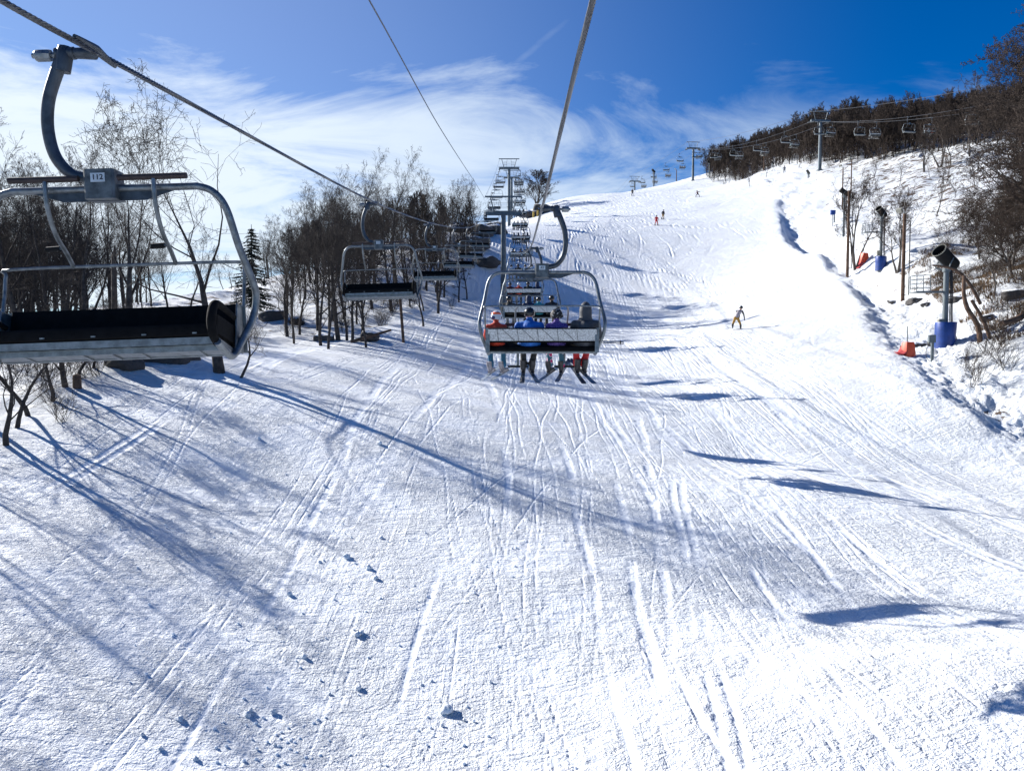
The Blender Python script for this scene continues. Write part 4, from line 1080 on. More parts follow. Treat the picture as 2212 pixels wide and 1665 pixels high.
# leafless stems at the foot of the gnarled tree
st_ = grow(118, 2.6, .07, 3, .3, 40, (7, 4, 3), (.4, .5, .5, .5), .2, .05, .006, lean=.3)
tree_obj(st_, p2 + Vector((.9, -.5, -.05)), 0, 1, 'small broken bare sapling at the foot of the gnarled tall tree', 'saplings')

# prototypes for the woods
WP = []
for i, (H, r, lv, cl, spd, nb_) in enumerate([(9.5, .16, 4, .16, 34, (15, 6, 5, 4)), (8.5, .12, 4, .20, 30, (13, 6, 5, 4)), (9, .13, 4, .14, 40, (14, 6, 5, 4)),
                                       (8, .11, 4, .22, 36, (12, 6, 5, 4)), (7.5, .10, 4, .16, 28, (12, 6, 5, 4)), (9.5, .18, 4, .18, 44, (15, 6, 5, 4))]):
    WP.append(grow(200 + i, H, r, lv, cl, spd + 4, nb_, (.40, .52, .5, .5), .09, .12, .0055, lt=.82))
WM = [(quads_mesh('trunk', *a[0], M['bark']), quads_mesh('crown', *a[1], M['twig'])) for a in WP]
WPB = [grow(230 + i, H, .13, 4, .12, 38, (16, 7, 5, 4), (.42, .52, .5, .5), .09, .12, .014) for i, H in enumerate((9, 8.3, 9.4, 8))]
WB = [(quads_mesh('trunk', *a[0], M['bark']), quads_mesh('crown', *a[1], M['twigbrown'])) for a in WPB]
rt_ = random.Random(5)
def scatter(n_, fn, mind, meshes, group, labels, hs=(.85, 1.1), wide=1.0, tries=4000):
    pts = []; c = 0
    while len(pts) < n_ and c < tries:
        c += 1; q = fn()
        if q is None: continue
        if all((q[0] - a) ** 2 + (q[1] - b) ** 2 > mind * mind for a, b, _ in pts): pts.append(q)
    for (x, y, h) in pts:
        ms = rt_.choice(meshes); s_ = h * rt_.uniform(*hs)
        lab = labels(x, y) if callable(labels) else labels
        tree_obj(None, (x, y, gz(x, y) - .05), rt_.uniform(0, 6.28), (s_ * wide, s_ * wide, s_), lab, group, meshes=ms)
    return pts
def ul(x0, x1, y0, y1, h0, h1):
    def f():
        Y = rt_.uniform(y0, y1); px = rt_.uniform(x0, x1); X = (px - CX) / F * Y
        return (X, Y, rt_.uniform(h0, h1))
    return f
# far left wood
LATE = []
scatter(38, ul(-90, 195, 46, 66, 1.0, 1.2), 1.6, WM, 'bare trees of the dense wood at the far left', 'thin bare tree crowded in the dense dark wood at the far left')
scatter(14, ul(-60, 330, 66, 95, 1.0, 1.2), 2.0, WM, 'bare trees of the dense wood at the far left', 'thin bare tree crowded in the dense dark wood at the far left')
for px_, Y_, s_ in ((30, 23, .72), (62, 24.5, .70), (112, 26.0, .60), (142, 27.2, .66), (165, 28.5, .60), (200, 29.5, .50), (-25, 22.5, .75), (240, 31, .5), (8, 21.5, .66)):
    X = (px_ - CX) / F * Y_
    tree_obj(None, (X, Y_, gz(X, Y_) - .05), rt_.uniform(0, 6), (s_ * 1.1, s_ * 1.1, s_ * .62), 'bare trunk on the snow bank at the left edge, under the seat of chair 112', 'trunks on the left bank', meshes=WM[(px_ // 7) % 5])
scatter(10, ul(190, 420, 60, 95, .6, .85), 2.0, WM, 'lower bare trees behind the two tall ones', 'low bare tree seen between the two tall trees behind chair 112')
# row behind, over the distant snow slope
def farslope():
    Y = rt_.uniform(100, 125); px = rt_.uniform(280, 660); return ((px - CX) / F * Y, Y, rt_.uniform(.55, .8))
scatter(14, farslope, 2.4, WM, 'small bare trees on the smooth slope beyond the left wood', 'small bare tree standing on the smooth snow slope beyond the left wood')
# trees between the gnarled tree and the knoll, and the wooded knoll left of the lift line
def knoll():
    Y = rt_.uniform(50, 118)
    lo = np.interp(Y, [50, 60, 80, 100, 118], [600, 600, 640, 700, 740]); hi = np.interp(Y, [50, 60, 75, 90, 118], [760, 930, 985, 1020, 1042])
    px = rt_.uniform(lo, hi); return ((px - CX) / F * Y, Y, rt_.uniform(.72, .98) if Y < 75 else rt_.uniform(.85, 1.05))
scatter(68, knoll, 1.5, WM, 'bare trees of the wooded knoll left of the lift line', 'dark bare tree among many on the wooded knoll left of the lift line')
def knoll2():
    Y = rt_.uniform(46, 62); px = rt_.uniform(585, 800); return ((px - CX) / F * Y, Y, rt_.uniform(.8, 1.02))
scatter(11, knoll2, 1.2, WM, 'slender bare trees at the front edge of the wooded knoll', 'slender bare tree at the front edge of the wooded knoll, behind the second chair')
for px_, py_, Y_ , kk in ((790, 345, 78, 5), (860, 342, 80, 5)):
    X = (px_ - CX) / F * Y_; zg = gz(X, Y_); hh = at(px_, py_, Y_)[2] - zg; s_ = hh / 10.2
    tree_obj(None, (X, Y_, zg), kk, (s_ * .85, s_ * .85, s_), 'tallest bare tree of the wooded knoll, its crown spread against the clouds, %s' % ('left one' if px_ < 800 else 'right one'), 'tall trees of the wooded knoll', meshes=WM[5])
# lone tree right of the second tower
X, Y_ = at(1160, 447, 200)[0], 200
tree_obj(grow(330, 9.2, .22, 4, .12, 40, (20, 7, 6, 5), (.50, .5, .5, .5), .08, .14, .016), (X, Y_, gz(X, Y_) - .3), 1, (1.75, 1.75, 1), 'lone round crowned bare tree on the crest right of the second tower', 'lone tree')
# trees just outside the left edge of the picture whose shadows fall on the near snow
for X, Y_, s_, k_ in ((-18.2, 20.5, .62, 5), (-17.2, 17.0, .55, 2), (-16.0, 14.4, .5, 5), (-19.5, 22.5, .6, 0)):
    tree_obj(None, (X, Y_, gz(X, Y_) - .1), k_ * 1.3, s_, 'bare tree just left of the picture, its shadow on the near snow', 'trees casting the near shadows', meshes=WM[k_])

# spruce beside the gnarled tree
def spruce(H, seed, n_=26):
    rg = random.Random(seed); tb = TB(); cr = TB()
    tb.tube([(0, 0, -.3), (0, 0, H * .5), (0, 0, H)], [.13, .08, .02], 7)
    for i in range(n_):
        z = H * (.12 + .86 * i / n_); L = (H * .27) * (1 - i / n_) ** .8 + .15
        for k_ in range(9):
            a = rg.uniform(0, 6.28); l = L * rg.uniform(.7, 1.1); d = Vector((math.cos(a), math.sin(a), -.25))
            p = Vector((0, 0, z)); q = p + d * l; cr.tube([p, p + d * l * .5 + Vector((0, 0, -.05)), q + Vector((0, 0, .05 * l))], [.02, .014, .006], 3)
            for m_ in range(int(16 * l) + 4):
                f = rg.uniform(.12, 1); b = p + d * l * f; e = b + Vector((rg.gauss(0, .14), rg.gauss(0, .14), rg.uniform(-.20, .04)))
                cr.tube([b, e], [.028, .012], 3)
    return tb.arrays(), cr.arrays()
X, Y_ = (548 - CX) / F * 62, 62
tree_obj(spruce(7.2, 3), (X, Y_, gz(X, Y_)), 0, 1, 'dark green spruce right of the gnarled tree, the only conifer', 'spruce', 'bark', 'needle', name='spruce_tree')

# ------------------------------------------------------------------ right hand side woods
def hill(fx0, fx1, y0, y1, lab=None):
    def f():
        Y = rt_.uniform(y0, y1); px = rt_.uniform(fx0, fx1); X = (px - CX) / F * Y
        return (X, Y, rt_.uniform(.72, .95))
    return f
GH = 'bare trees of the brown wood on the ridge'
def hl(x, y): 
    px = CX + F * x / y
    return ('brown bare tree in the ridge wood behind the ridge lift chairs' if px > 1780 else 'brown bare tree of the ridge wood left of the tall tower') 
def ridge():
    # a belt along the far side of the ridge lift, its lower edge follows the snow boundary
    Y = rt_.uniform(125, 275); px = rt_.uniform(1500, 2230)
    X = (px - CX) / F * Y; lim = np.interp(Y, [120, 150, 165, 200, 247, 280], [80, 73, 70, 68, 62, 56])
    if X < lim: return None
    if X > lim + 62: return None
    return (X, Y, rt_.uniform(.75, 1.0))
pr = scatter(60, ridge, 2.6, WB, GH, hl, hs=(1.0, 1.2), wide=1.1, tries=20000)
# the rest of the wood, farther up: one mass nobody could count
SPT = [grow(400 + i, 8.5, .14, 3, .10, 36, (14, 7, 6), (.42, .5, .5), .09, .14, .028) for i in range(3)]
def mass(name, pts, label, mtl):
    Vs = []; Fs = []; off = 0
    for (x, y, h) in pts:
        a = rt_.choice(SPT); th = rt_.uniform(0, 6.28); c_, s_ = math.cos(th), math.sin(th); z = gz(x, y)
        for V, Fq in a:
            W = np.stack([(V[:, 0] * c_ - V[:, 1] * s_) * h + x, (V[:, 0] * s_ + V[:, 1] * c_) * h + y, V[:, 2] * h + z], -1)
            Vs.append(W); Fs.append(Fq + off); off += len(W)
    me = quads_mesh(name, np.concatenate(Vs), np.concatenate(Fs), M[mtl], False)
    o = bpy.data.objects.new(name, me); COL.objects.link(o); tag(o, label, 'woodland', kind='stuff')
pts = []
while len(pts) < 790:
    Y = rt_.uniform(130, 290); px = rt_.uniform(1520, 2330); X = (px - CX) / F * Y
    lim = np.interp(Y, [120, 150, 165, 200, 247, 280], [82, 75, 72, 70, 64, 58])
    if X > lim - 1.5 and X < lim + 85 * rt_.random() ** 1.5 + 4: pts.append((X, Y, rt_.uniform(.65, .98)))
mass('ridge_woods', pts, 'mass of brown leafless woodland covering the upper right ridge', 'twigbrown')
pts = []
for i in range(75):
    Y = rt_.uniform(60, 135); px = rt_.uniform(640, 1015) if Y > 85 else rt_.uniform(-120, 200); X = (px - CX) / F * Y; pts.append((X, Y, rt_.uniform(.6, .85)))
mass('left_woods', pts, 'dark leafless woodland thickening the left woods', 'twig')

# single small trees on the open right hillside, seen one by one
SM = [grow(500 + i, 4.6, .075, 4, .22, 38, (11, 5, 4, 3), (.5, .5, .5, .5), .12, .10, .007) for i in range(3)]
SMm = [(quads_mesh('trunk', *a[0], M['barklight']), quads_mesh('crown', *a[1], M['twigbrown'])) for a in SM]
FK = grow(510, 5.6, .15, 4, .38, 42, (9, 6, 5, 4), (.55, .5, .5, .5), .14, .10, .008, fork=True)
FKm = (quads_mesh('trunk', *FK[0], M['barklight']), quads_mesh('crown', *FK[1], M['twigbrown']))
def px_tree(px, py, ptop, ms, h0, lab, grp, wide=1.0, rz=0.0, zr=(20, 300)):
    q = gp(px, py, *zr); hh = (at(px, ptop, q.y)[2] - q.z); s_ = hh / h0
    tree_obj(None, q - Vector((0, 0, .05)), rz, (s_ * wide, s_ * wide, s_), lab, grp, meshes=ms); return q
GS = 'small bare trees on the right hillside'
px_tree(1848, 583 - 4, 440 - 40, FKm, 5.8, 'twin trunked bare tree between the lamp pole and the second snow gun', GS, .75, .3)
px_tree(1938, 592, 420, FKm, 5.8, 'crooked bare tree just right of the second snow gun', GS, .7, 2.0)
px_tree(2022, 470, 345, SMm[0], 4.8, 'slim bare sapling alone in the middle of the right hillside', GS, .8)
px_tree(1996, 372, 285, FKm, 5.8, 'bushy bare tree high on the open hillside, left of a pair', GS, .9, 1.0)
px_tree(2030, 362, 250, FKm, 5.8, 'bare tree high on the hillside, right of the bushy one', GS, .9, 2.5)
px_tree(2054, 358, 262, SMm[1], 4.8, 'straight bare tree at the top of the open hillside', GS, 1.0)
px_tree(2148, 640, 500, SMm[1], 4.8, 'small bare tree on the bank up right of the nearest snow gun', GS, 1.1, 0.5)
px_tree(2118, 560, 430, SMm[2], 4.8, 'small bare tree on the shaded bank, leaning over the gully', GS, 1.3, 1.5)
px_tree(2095, 340, 225, SMm[0], 4.8, 'bare tree at the upper border of the open hillside', GS, 1.2, 1.5)
for i in range(12):
    px_ = rt_.uniform(1560, 1800); py_ = np.interp(px_, [1560, 1640, 1800], [399, 392, 374]); Y_ = rt_.uniform(168, 235); X = (px_ - CX) / F * Y_
    tree_obj(None, (X, Y_, gz(X, Y_)), i, (.95, .95, rt_.uniform(.8, 1.15)), 'low bare tree on the broken snow between the crest and the ridge wood', 'low trees below the ridge wood', meshes=rt_.choice(SMm))
# the big brushy tree mass at the right edge
BG = [grow(600 + i, 9.5, .17, 5, .10, 52, (20, 7, 6, 4, 3), (.58, .5, .5, .5, .5), .12, .06, .009) for i in range(2)]
BGm = [(quads_mesh('trunk', *a[0], M['barklight']), quads_mesh('crown', *a[1], M['twigbrown'])) for a in BG]
EDG = []
while len(EDG) < 24:
    Y_ = rt_.uniform(40, 78); px_ = rt_.uniform(2150, 2430); X = (px_ - CX) / F * Y_
    if gz(X, Y_) < 1.0: continue
    if all((X - a) ** 2 + (Y_ - b) ** 2 > 5 for a, b in EDG): EDG.append((X, Y_))
for i, (X, Y_) in enumerate(EDG):
    px_ = CX + F * X / Y_; s_ = (.42 + .55 * min(1, max(0, (px_ - 2150) / 150))) * rt_.uniform(.85, 1.1) * (1.0 if Y_ < 60 else 1.2) * (1.0 if px_ < 2265 else 1.4)
    tree_obj(None, (X, Y_, gz(X, Y_) - .2), i * 1.1, s_, 'large twiggy bare tree in the thicket at the right edge' if s_ > .75 else 'smaller twiggy tree at the left side of the right edge thicket', 'twiggy trees at the right edge', meshes=BGm[i % 2])
for i in range(24):
    px_ = rt_.uniform(1850, 2190); Y_ = rt_.uniform(70, 150); X = (px_ - CX) / F * Y_; q_ = gz(X, Y_)
    if X < np.interp(Y_, EDGE_R[:, 0], EDGE_R[:, 1]) + 9: continue
    tree_obj(None, (X, Y_, q_), i, rt_.uniform(.35, .8) * (1.3 if Y_ > 110 else 1), 'bare shrubby tree scattered on the snowy right hillside', 'shrubby trees on the right hillside', meshes=SMm[i % 3])
# shrubs on the right bank and at the foot of the left wood
SH = []
for i in range(3):
    rg = random.Random(700 + i); T_ = TB()
    def sb(p, d, L, r, lev):
        pts_ = [p]; dd = d
        for j in range(3):
            dd = (dd + Vector((rg.gauss(0, .16), rg.gauss(0, .16), rg.gauss(.03, .1)))).normalized(); pts_.append(pts_[-1] + dd * L / 3)
        T_.tube(pts_, [r, r * .8, r * .6, r * .35], 3)
        if lev < 2:
            for j in range(5):
                f = rg.uniform(.25, .98); k_ = int(f * 3); q = pts_[k_].lerp(pts_[min(k_ + 1, 3)], f * 3 - k_)
                nd = (dd + Vector((rg.gauss(0, .6), rg.gauss(0, .6), rg.gauss(.1, .4)))).normalized(); sb(q, nd, L * rg.uniform(.35, .6), r * .55, lev + 1)
    for j in range(16):
        a = rg.uniform(0, 6.28); sb(Vector((rg.gauss(0, .12), rg.gauss(0, .12), -.08)), Vector((math.cos(a) * rg.uniform(.1, .8), math.sin(a) * rg.uniform(.1, .8), 1)).normalized(), rg.uniform(.8, 1.7), .011, 0)
    SH.append(quads_mesh('bare_shrub', *T_.arrays(), M['twigbrown']))
SHd = [m_.copy() for m_ in SH]
for m_ in SHd: m_.materials[0] = M['twig']
def shrub(x, y, s_, label, group, ms=SH):
    o = bpy.data.objects.new('bare_shrub', rt_.choice(ms)); COL.objects.link(o)
    o.location = (x, y, gz(x, y)); o.rotation_euler = (0, 0, rt_.uniform(0, 6.28)); o.scale = (s_, s_, s_ * rt_.uniform(.8, 1.2)); tag(o, label, 'shrub', group); return o
for i in range(75):
    Y_ = rt_.uniform(29, 75); X = np.interp(Y_, EDGE_R[:, 0], EDGE_R[:, 1]) + rt_.uniform(5.5, 20)
    if abs(CX + F * X / Y_ - 2040) < 45 and Y_ < 45: continue
    shrub(X, Y_, rt_.uniform(.5, 1.25), 'brown leafless shrub on the grassy bank at the right edge', 'shrubs on the right bank')
for (px_, py_, s_) in ((2105, 838, 1.0), (2090, 800, .8), (2135, 770, 1.2), (2165, 742, 1.0), (2190, 700, 1.2), (2170, 800, 1.0)):
    q = gp(px_, py_, 20, 60); shrub(q.x, q.y, s_, 'bare brown shrub on the snow right of the nearest snow gun', 'shrubs by the nearest snow gun')
for i in range(40):
    Y_ = rt_.uniform(30, 75); X = np.interp(Y_, EDGE_L[:, 0], EDGE_L[:, 1]) - rt_.uniform(.3, 7)
    shrub(X, Y_, rt_.uniform(.5, 1.0), 'dark brushwood at the foot of the trees along the left edge of the run', 'brushwood under the left trees', SHd)
for px_ in (20, 55, 95, 130, 150, 178, 205):
    Y_ = rt_.uniform(23, 31); shrub((px_ - CX) / F * Y_, Y_, rt_.uniform(.5, .95), 'tangled dark brush among the trunks on the left bank', 'brush on the left bank', SHd)
for i in range(36):
    Y_ = rt_.uniform(150, 250); X = np.interp(Y_, [120, 150, 165, 200, 247, 280], [80, 73, 70, 68, 62, 56]) + rt_.uniform(-3, 5)
    shrub(X, Y_, rt_.uniform(1.0, 2.2), 'reddish brown brush at the lower border of the ridge wood', 'brush below the ridge wood')

# dead grass poking through the snow: uncountable
def grass(n_, fn, name, label):
    rg = np.random.default_rng(3); Vs = []; Fs = []; off = 0
    P_ = np.array([fn() for _ in range(n_)]); Z = height(P_[:, 0], P_[:, 1])
    dens = vnoise(P_[:, 0] * .8, P_[:, 1] * .8, 77) + .5 * vnoise(P_[:, 0] * 2.1, P_[:, 1] * 2.1, 78)
    k_ = dens > 0.02; P_ = P_[k_]; Z = Z[k_]; m = len(P_)
    a = rg.uniform(0, 6.28, m); l = rg.uniform(.12, .42, m); w = rg.uniform(.006, .014, m) * 1.6; b = rg.uniform(.1, .8, m)
    dx, dy = np.cos(a), np.sin(a); down = np.array([-.5, -.3])
    base = np.stack([P_[:, 0], P_[:, 1], Z - .02], -1)
    side = np.stack([-dy * w, dx * w, 0 * w], -1)
    mid = base + np.stack([(dx * b * .4 + down[0] * .3) * l, (dy * b * .4 + down[1] * .3) * l, l * .62], -1)
    tip = base + np.stack([(dx * b + down[0] * .8) * l, (dy * b + down[1] * .8) * l, l * .75], -1)
    V = np.stack([base - side, base + side, mid + side * .8, mid - side * .8, tip + side * .2, tip - side * .2], 1).reshape(-1, 3)
    i = np.arange(m)[:, None] * 6
    Fq = np.concatenate([i + np.array([[0, 1, 2, 3]]), i + np.array([[3, 2, 4, 5]])])
    o = bpy.data.objects.new(name, quads_mesh(name, V, Fq, M['grassy'], False)); COL.objects.link(o); tag(o, label, 'grass', kind='stuff')
def gr():
    Y_ = rt_.uniform(27, 72); e_ = np.interp(Y_, EDGE_R[:, 0], EDGE_R[:, 1]); return (e_ + 4.5 + abs(rt_.gauss(0, 1)) * 9, Y_)
grass(60000, gr, 'dead_grass', 'brown dead grass sticking out of the snow on the right bank')
# ------------------------------------------------------------------ snow making equipment, poles, covers
def frame_from(d):
    y = Vector(d).normalized(); x = y.cross(Vector((0, 0, 1))).normalized(); z = x.cross(y)
    return Matrix((x, y, z)).transposed().to_4x4()
def snow_gun(loc, H, aim, label, pad=True, platform=True, sc=1.0, bodyonly=False, bs=.88, pz=.85):
    t = empty('snow_gun', loc, sc=sc); tag(t, label, 'snow gun', 'snow guns along the run')
    mb = MB(); mb.tube([(0, 0, -.5), (0, 0, H * .55), (.0, 0, H)], [.15, .14, .13], 14); mb.build('pole', M['greybox'], t)
    R_ = frame_from(aim); c = Vector((0, 0, H + .62 * bs))
    def P_(v): return tuple(c + R_ @ (Vector(v) * bs))
    mb = MB()
    prof = [(-.72, .05), (-.70, .22), (-.60, .33), (-.42, .36), (-.1, .335), (.3, .345), (.62, .36), (.66, .375)]
    V = []; k_ = 26
    for y, r in prof + [(.66, .335), (.3, .30), (-.25, .28)]:
        for i in range(k_): V.append(P_((math.cos(2 * PI * i / k_) * r, y, math.sin(2 * PI * i / k_) * r)))
    m = len(prof) + 3; Fc = [(j * k_ + i, j * k_ + (i + 1) % k_, (j + 1) * k_ + (i + 1) % k_, (j + 1) * k_ + i) for j in range(m - 1) for i in range(k_)]
    Fc.append(tuple(range(k_))); Fc.append(tuple(range((m - 1) * k_, m * k_))[::-1])
    mb.add([Vector(v) for v in V], Fc); b = mb.build('fan_barrel', M['black'], t)
    mb = MB()
    pr_ = [P_((math.cos(2 * PI * i / 32) * .37, .67, math.sin(2 * PI * i / 32) * .37)) for i in range(33)]
    mb.tube(pr_, .016, 6, cap=False)
    for i in range(24):
        a = 2 * PI * i / 24; mb.tube([P_((math.cos(a) * .37, .67, math.sin(a) * .37)), P_((math.cos(a) * .36, .72, math.sin(a) * .36))], .014, 5)
    mb.build('nozzle_ring', M['cream'], b)
    mb = MB()
    for i in range(7):
        a = 2 * PI * i / 7; mb.tube([P_((0, -.15, 0)), P_((math.cos(a) * .27, -.12, math.sin(a) * .27))], [.05, .02], 4)
    mb.ell(P_((0, -.12, 0)), (.09, .09, .09)); mb.build('fan', M['greybox'], b)
    mb = MB()
    for s in (-1, 1): mb.tube([(0, 0, H), P_((s * .40, -.05, -.52)), P_((s * .42, 0, -.3)), P_((s * .40, 0, 0))], .03, 6, smooth=3)
    mb.tube([(0, 0, H - .05), (0, 0, H + .12)], .2, 12); mb.build('yoke', M['greybox'], t)
    mb = MB(); mb.box(P_((.43, -.25, .05)), (.14, .34, .3), R_); mb.build('control_box', M['greybox'], b)
    for (x0, r0) in ((.24, .03), (.17, .024), (.3, .02)):
        mb = MB(); mb.tube([(x0 * .8, -.08, H + .1), (x0, -.12, H * .7), (x0 * 1.1, -.1, H * .35), (x0 * 1.9, -.3, .1), (x0 * 2.4, -.7, -.05)], r0, 6, smooth=4); mb.build('hose', M['rubber'], t)
    if not bodyonly:
        mb = MB(); mb.box((-.28, -.16, H * .30), (.36, .22, .46)); mb.box((-.46, -.16, H * .30), (.03, .16, .36)); mb.build('switch_box', M['cream'], t)
        mb = MB(); 
        for k2 in range(3): mb.tube([(-.32 + .09 * k2, -.17, H * .25), (-.25 + .05 * k2, -.15, .4)], .014, 5)
        mb.build('cable_bundle', M['rubber'], t)
    if platform:
        mb = MB(); z = H * .72
        mb.box((-.75, 0, z), (1.5, .12, .10)); mb.box((-1.35, 0, z - .02), (.75, .7, .06)); mb.build('platform', M['greybox'], t)
        mb = MB()
        for xx in (-1.7, -1.0):
            for yy in (-.33, .33): mb.tube([(xx, yy, z), (xx, yy, z + .85)], .022, 5)
        for zz in (.2, .42, .64, .84):
            for yy in (-.33, .33): mb.tube([(-1.7, yy, z + zz), (-1.0, yy, z + zz)], .018, 5)
            mb.tube([(-1.7, -.33, z + zz), (-1.7, .33, z + zz)], .018, 5)
        mb.build('railing', M['greybox'], t)
    if pad:
        mb = MB(); k_ = 22; V = []
        for z, r in ((-.3, .50), (.15, .485), (.7, .50), (1.25, .51), (1.30, .49), (1.28, .35)):
            for i in range(k_):
                a = 2 * PI * i / k_; rr = r * (1 + .03 * math.sin(3 * a + z * 2)); V.append(Vector((math.cos(a) * rr - .05, math.sin(a) * rr - .15, z * pz)))
        Fc = [(j * k_ + i, j * k_ + (i + 1) % k_, (j + 1) * k_ + (i + 1) % k_, (j + 1) * k_ + i) for j in range(5) for i in range(k_)]
        mb.add(V, Fc); mb.add([], []); mb.build('crash_pad', M['blue'], t)
    return t
g1 = at(2040, 745, 40); g1 = Vector((g1[0], 40, gz(g1[0], 40)))
H1 = at(2035, 606, 40)[2] - g1.z
snow_gun(g1, H1 + .5, (-.78, -.28, .60), 'nearest black snow gun on a grey pole with a tall blue pad at its foot', bs=1.02, pz=.95)
g2 = gp(1902, 580, 50, 110); H2 = at(1900, 478, g2.y)[2] - g2.z
snow_gun(g2, max(3, H2 + .3), (-.72, -.35, .6), 'second black snow gun up the hill, with a small blue pad and a railed platform', sc=1.0)
g3 = gp(1822, 512, 60, 150); H3 = at(1812, 425, g3.y)[2] - g3.z
snow_gun(g3, max(3, H3), (-.75, .1, .55), 'third snow gun, tilted up beside the small blue box and the twin poles', pad=False, platform=False, sc=1.0, bodyonly=True)
for (px_, py_, Y_, lb, aim) in ((1738, 383, 160, 'low snow gun on the crest left of the tall ridge tower', (-.6, -.3, .6)), (1662, 386, 200, 'tiny dark snow gun beside the lamp pole on the crest', (-.5, .1, .6)),
                                (1527, 405, 245, 'snow gun on a post below the middle ridge tower', (-.7, .1, .4)), (1408, 418, 275, 'snow gun on a tall post beside the farthest ridge tower', (-.6, -.2, .5))):
    X = (px_ - CX) / F * Y_; low = px_ in (1738, 1662)
    snow_gun(Vector((X, Y_, gz(X, Y_))), 1.0 if low else (4.4 if px_ == 1408 else 4.0), aim, lb, pad=False, platform=False, sc=1.25 if px_ == 1408 else (.8 if low else 1.1), bodyonly=True)
def pole(px, py, ptop, Y, label, r=.10, lamp=True, pipe=False, mtl='wood', low=None):
    X = (px - CX) / F * Y; z = gz(X, Y); H = at(px, ptop, Y)[2] - z
    t = empty('lamp_pole' if lamp else 'hydrant_pipe', (X, Y, z)); tag(t, label, 'lamp post' if lamp else 'pipe', 'poles beside the run')
    mb = MB(); mb.tube([(0, 0, -.4), (0, 0, H)], [r, r * .75], 10); mb.build('post', M[mtl], t)
    if lamp:
        mb = MB(); mb.tube([(0, 0, H - .1), (-.1, -.1, H + .15), (-.5, -.3, H + .25)], .03, 6); mb.build('bracket', M['greybox'], t)
        mb = MB(); R_ = frame_from((-.7, -.4, -.5)); mb.box((-.55, -.32, H + .18), (.42, .22, .30), R_); mb.build('lamp_head', M['cream'], t)
    if pipe:
        mb = MB(); mb.tube([(.02, -.1, H * .92), (.38, -.1, H * .92), (.38, -.1, H * .1), (.1, -.1, H * .1)], .035, 6); mb.build('conduit', M['black'], t)
    return t
pole(1946, 638, 462, 57, 'dark wooden lamp pole with a side conduit between the two nearer snow guns', .14, True, True)
pole(1826, 528, 412, 80, 'thick dark pole at the edge of the churned snow, below the third snow gun', .15, False, True)
pole(1812, 470, 362, 118, 'tall slim lamp pole above the third snow gun, left one of two', .11)
pole(1830, 462, 345, 124, 'tall slim lamp pole above the third snow gun, right one of two', .11)
pole(1643, 388, 338, 205, 'lamp pole on the crest under the ridge lift chairs', .15)
pole(1457, 410, 367, 262, 'plain lamp pole on the crest between the two farther ridge towers', .16)
# blue box on a post
X, Y_ = (1792 - CX) / F * 105, 105; z = gz(X, Y_)
t = empty('control_post', (X, Y_, z)); tag(t, 'small blue box on a thin post at the edge of the churned snow', 'control box')
mb = MB(); mb.tube([(0, 0, -.3), (0, 0, 1.6)], .05, 6); mb.build('post', M['greybox'], t); mb = MB(); mb.box((0, 0, 1.8), (.55, .35, .6)); mb.build('box', M['blue'], t)
def post_box(px, py, ptop, lab, s=1.0):
    q = gp(px, py, 20, 120); H = at(px, ptop, q.y)[2] - q.z
    t = empty('electric_pedestal', q); tag(t, lab, 'electric box', 'grey electric pedestals')
    mb = MB(); mb.box((.05 * s, 0, H * .5 - .2), (.13 * s, .09 * s, H + .4)); mb.build('post', M['greybox'], t)
    mb = MB(); mb.box((-.03 * s, -.08 * s, H * .86), (.34 * s, .16 * s, H * .30)); mb.build('box', M['greybox'], t)
    mb = MB(); mb.tube([(-.12 * s, -.1, H * .70), (-.32 * s, -.15, H * .45), (-.34 * s, -.2, H * .15), (-.18 * s, -.25, -.02)], .014, 6, smooth=4); mb.build('power_cord', M['rubber'], t)
post_box(2011, 780, 724, 'grey electric pedestal with a looping cord in front of the blue pad')
post_box(1801, 482, 455, 'small grey electric post left of the third snow gun', 1.2)
def cover(px, py, lab, s=1.0, lean=0.0):
    q = gp(px, py, 20, 120); t = empty('hydrant_cover', q, (0, lean, .3), s); tag(t, lab, 'hydrant cover', 'orange hydrant covers')
    mb = MB(); V = []; k_ = 12
    for z, r in ((-.15, .34), (.1, .33), (.62, .27), (.68, .24), (.69, .05)):
        for i in range(k_):
            a = 2 * PI * (i + .5) / k_; e_ = 1 / max(abs(math.cos(a)), abs(math.sin(a))) ** .7; V.append(Vector((math.cos(a) * r * e_, math.sin(a) * r * .7 * e_, z)))
    Fc = [(j * k_ + i, j * k_ + (i + 1) % k_, (j + 1) * k_ + (i + 1) % k_, (j + 1) * k_ + i) for j in range(4) for i in range(k_)] + [tuple(range(4 * k_, 5 * k_))]
    mb.add(V, Fc); mb.build('cover', M['orange'], t)
    mb = MB(); mb.tube([(-.05, 0, .6), (-.08, 0, 1.5)], .03, 6); mb.build('rod', M['greybox'], t)
    mb = MB(); n_ = 9; V = []; rg = random.Random(px)
    for i in range(n_):
        for j in range(5):
            x = -.25 - .45 * i / (n_ - 1); y = -.25 + .5 * j / 4
            wx = q.x + x * math.cos(.3) * s - y * math.sin(.3) * s; wy = q.y + x * math.sin(.3) * s + y * math.cos(.3) * s
            V.append(Vector((x, y * (1 - .4 * i / n_), (gz(wx, wy) - q.z) / s + .05 + rg.uniform(0, .07) + max(0, .25 - i * .08))))
    mb.add(V, [(i * 5 + j, i * 5 + j + 1, i * 5 + 5 + j + 1, i * 5 + 5 + j) for i in range(n_ - 1) for j in range(4)]); o_ = mb.build('netting', M['redmesh'], t)
    sol = o_.modifiers.new('t', 'SOLIDIFY'); sol.thickness = .02
cover(1961, 768, 'bright orange hydrant cover with an upright rod beside the grey pedestal', 1.0)
cover(1867, 566, 'orange hydrant cover with red netting left of the second snow gun', 1.25)
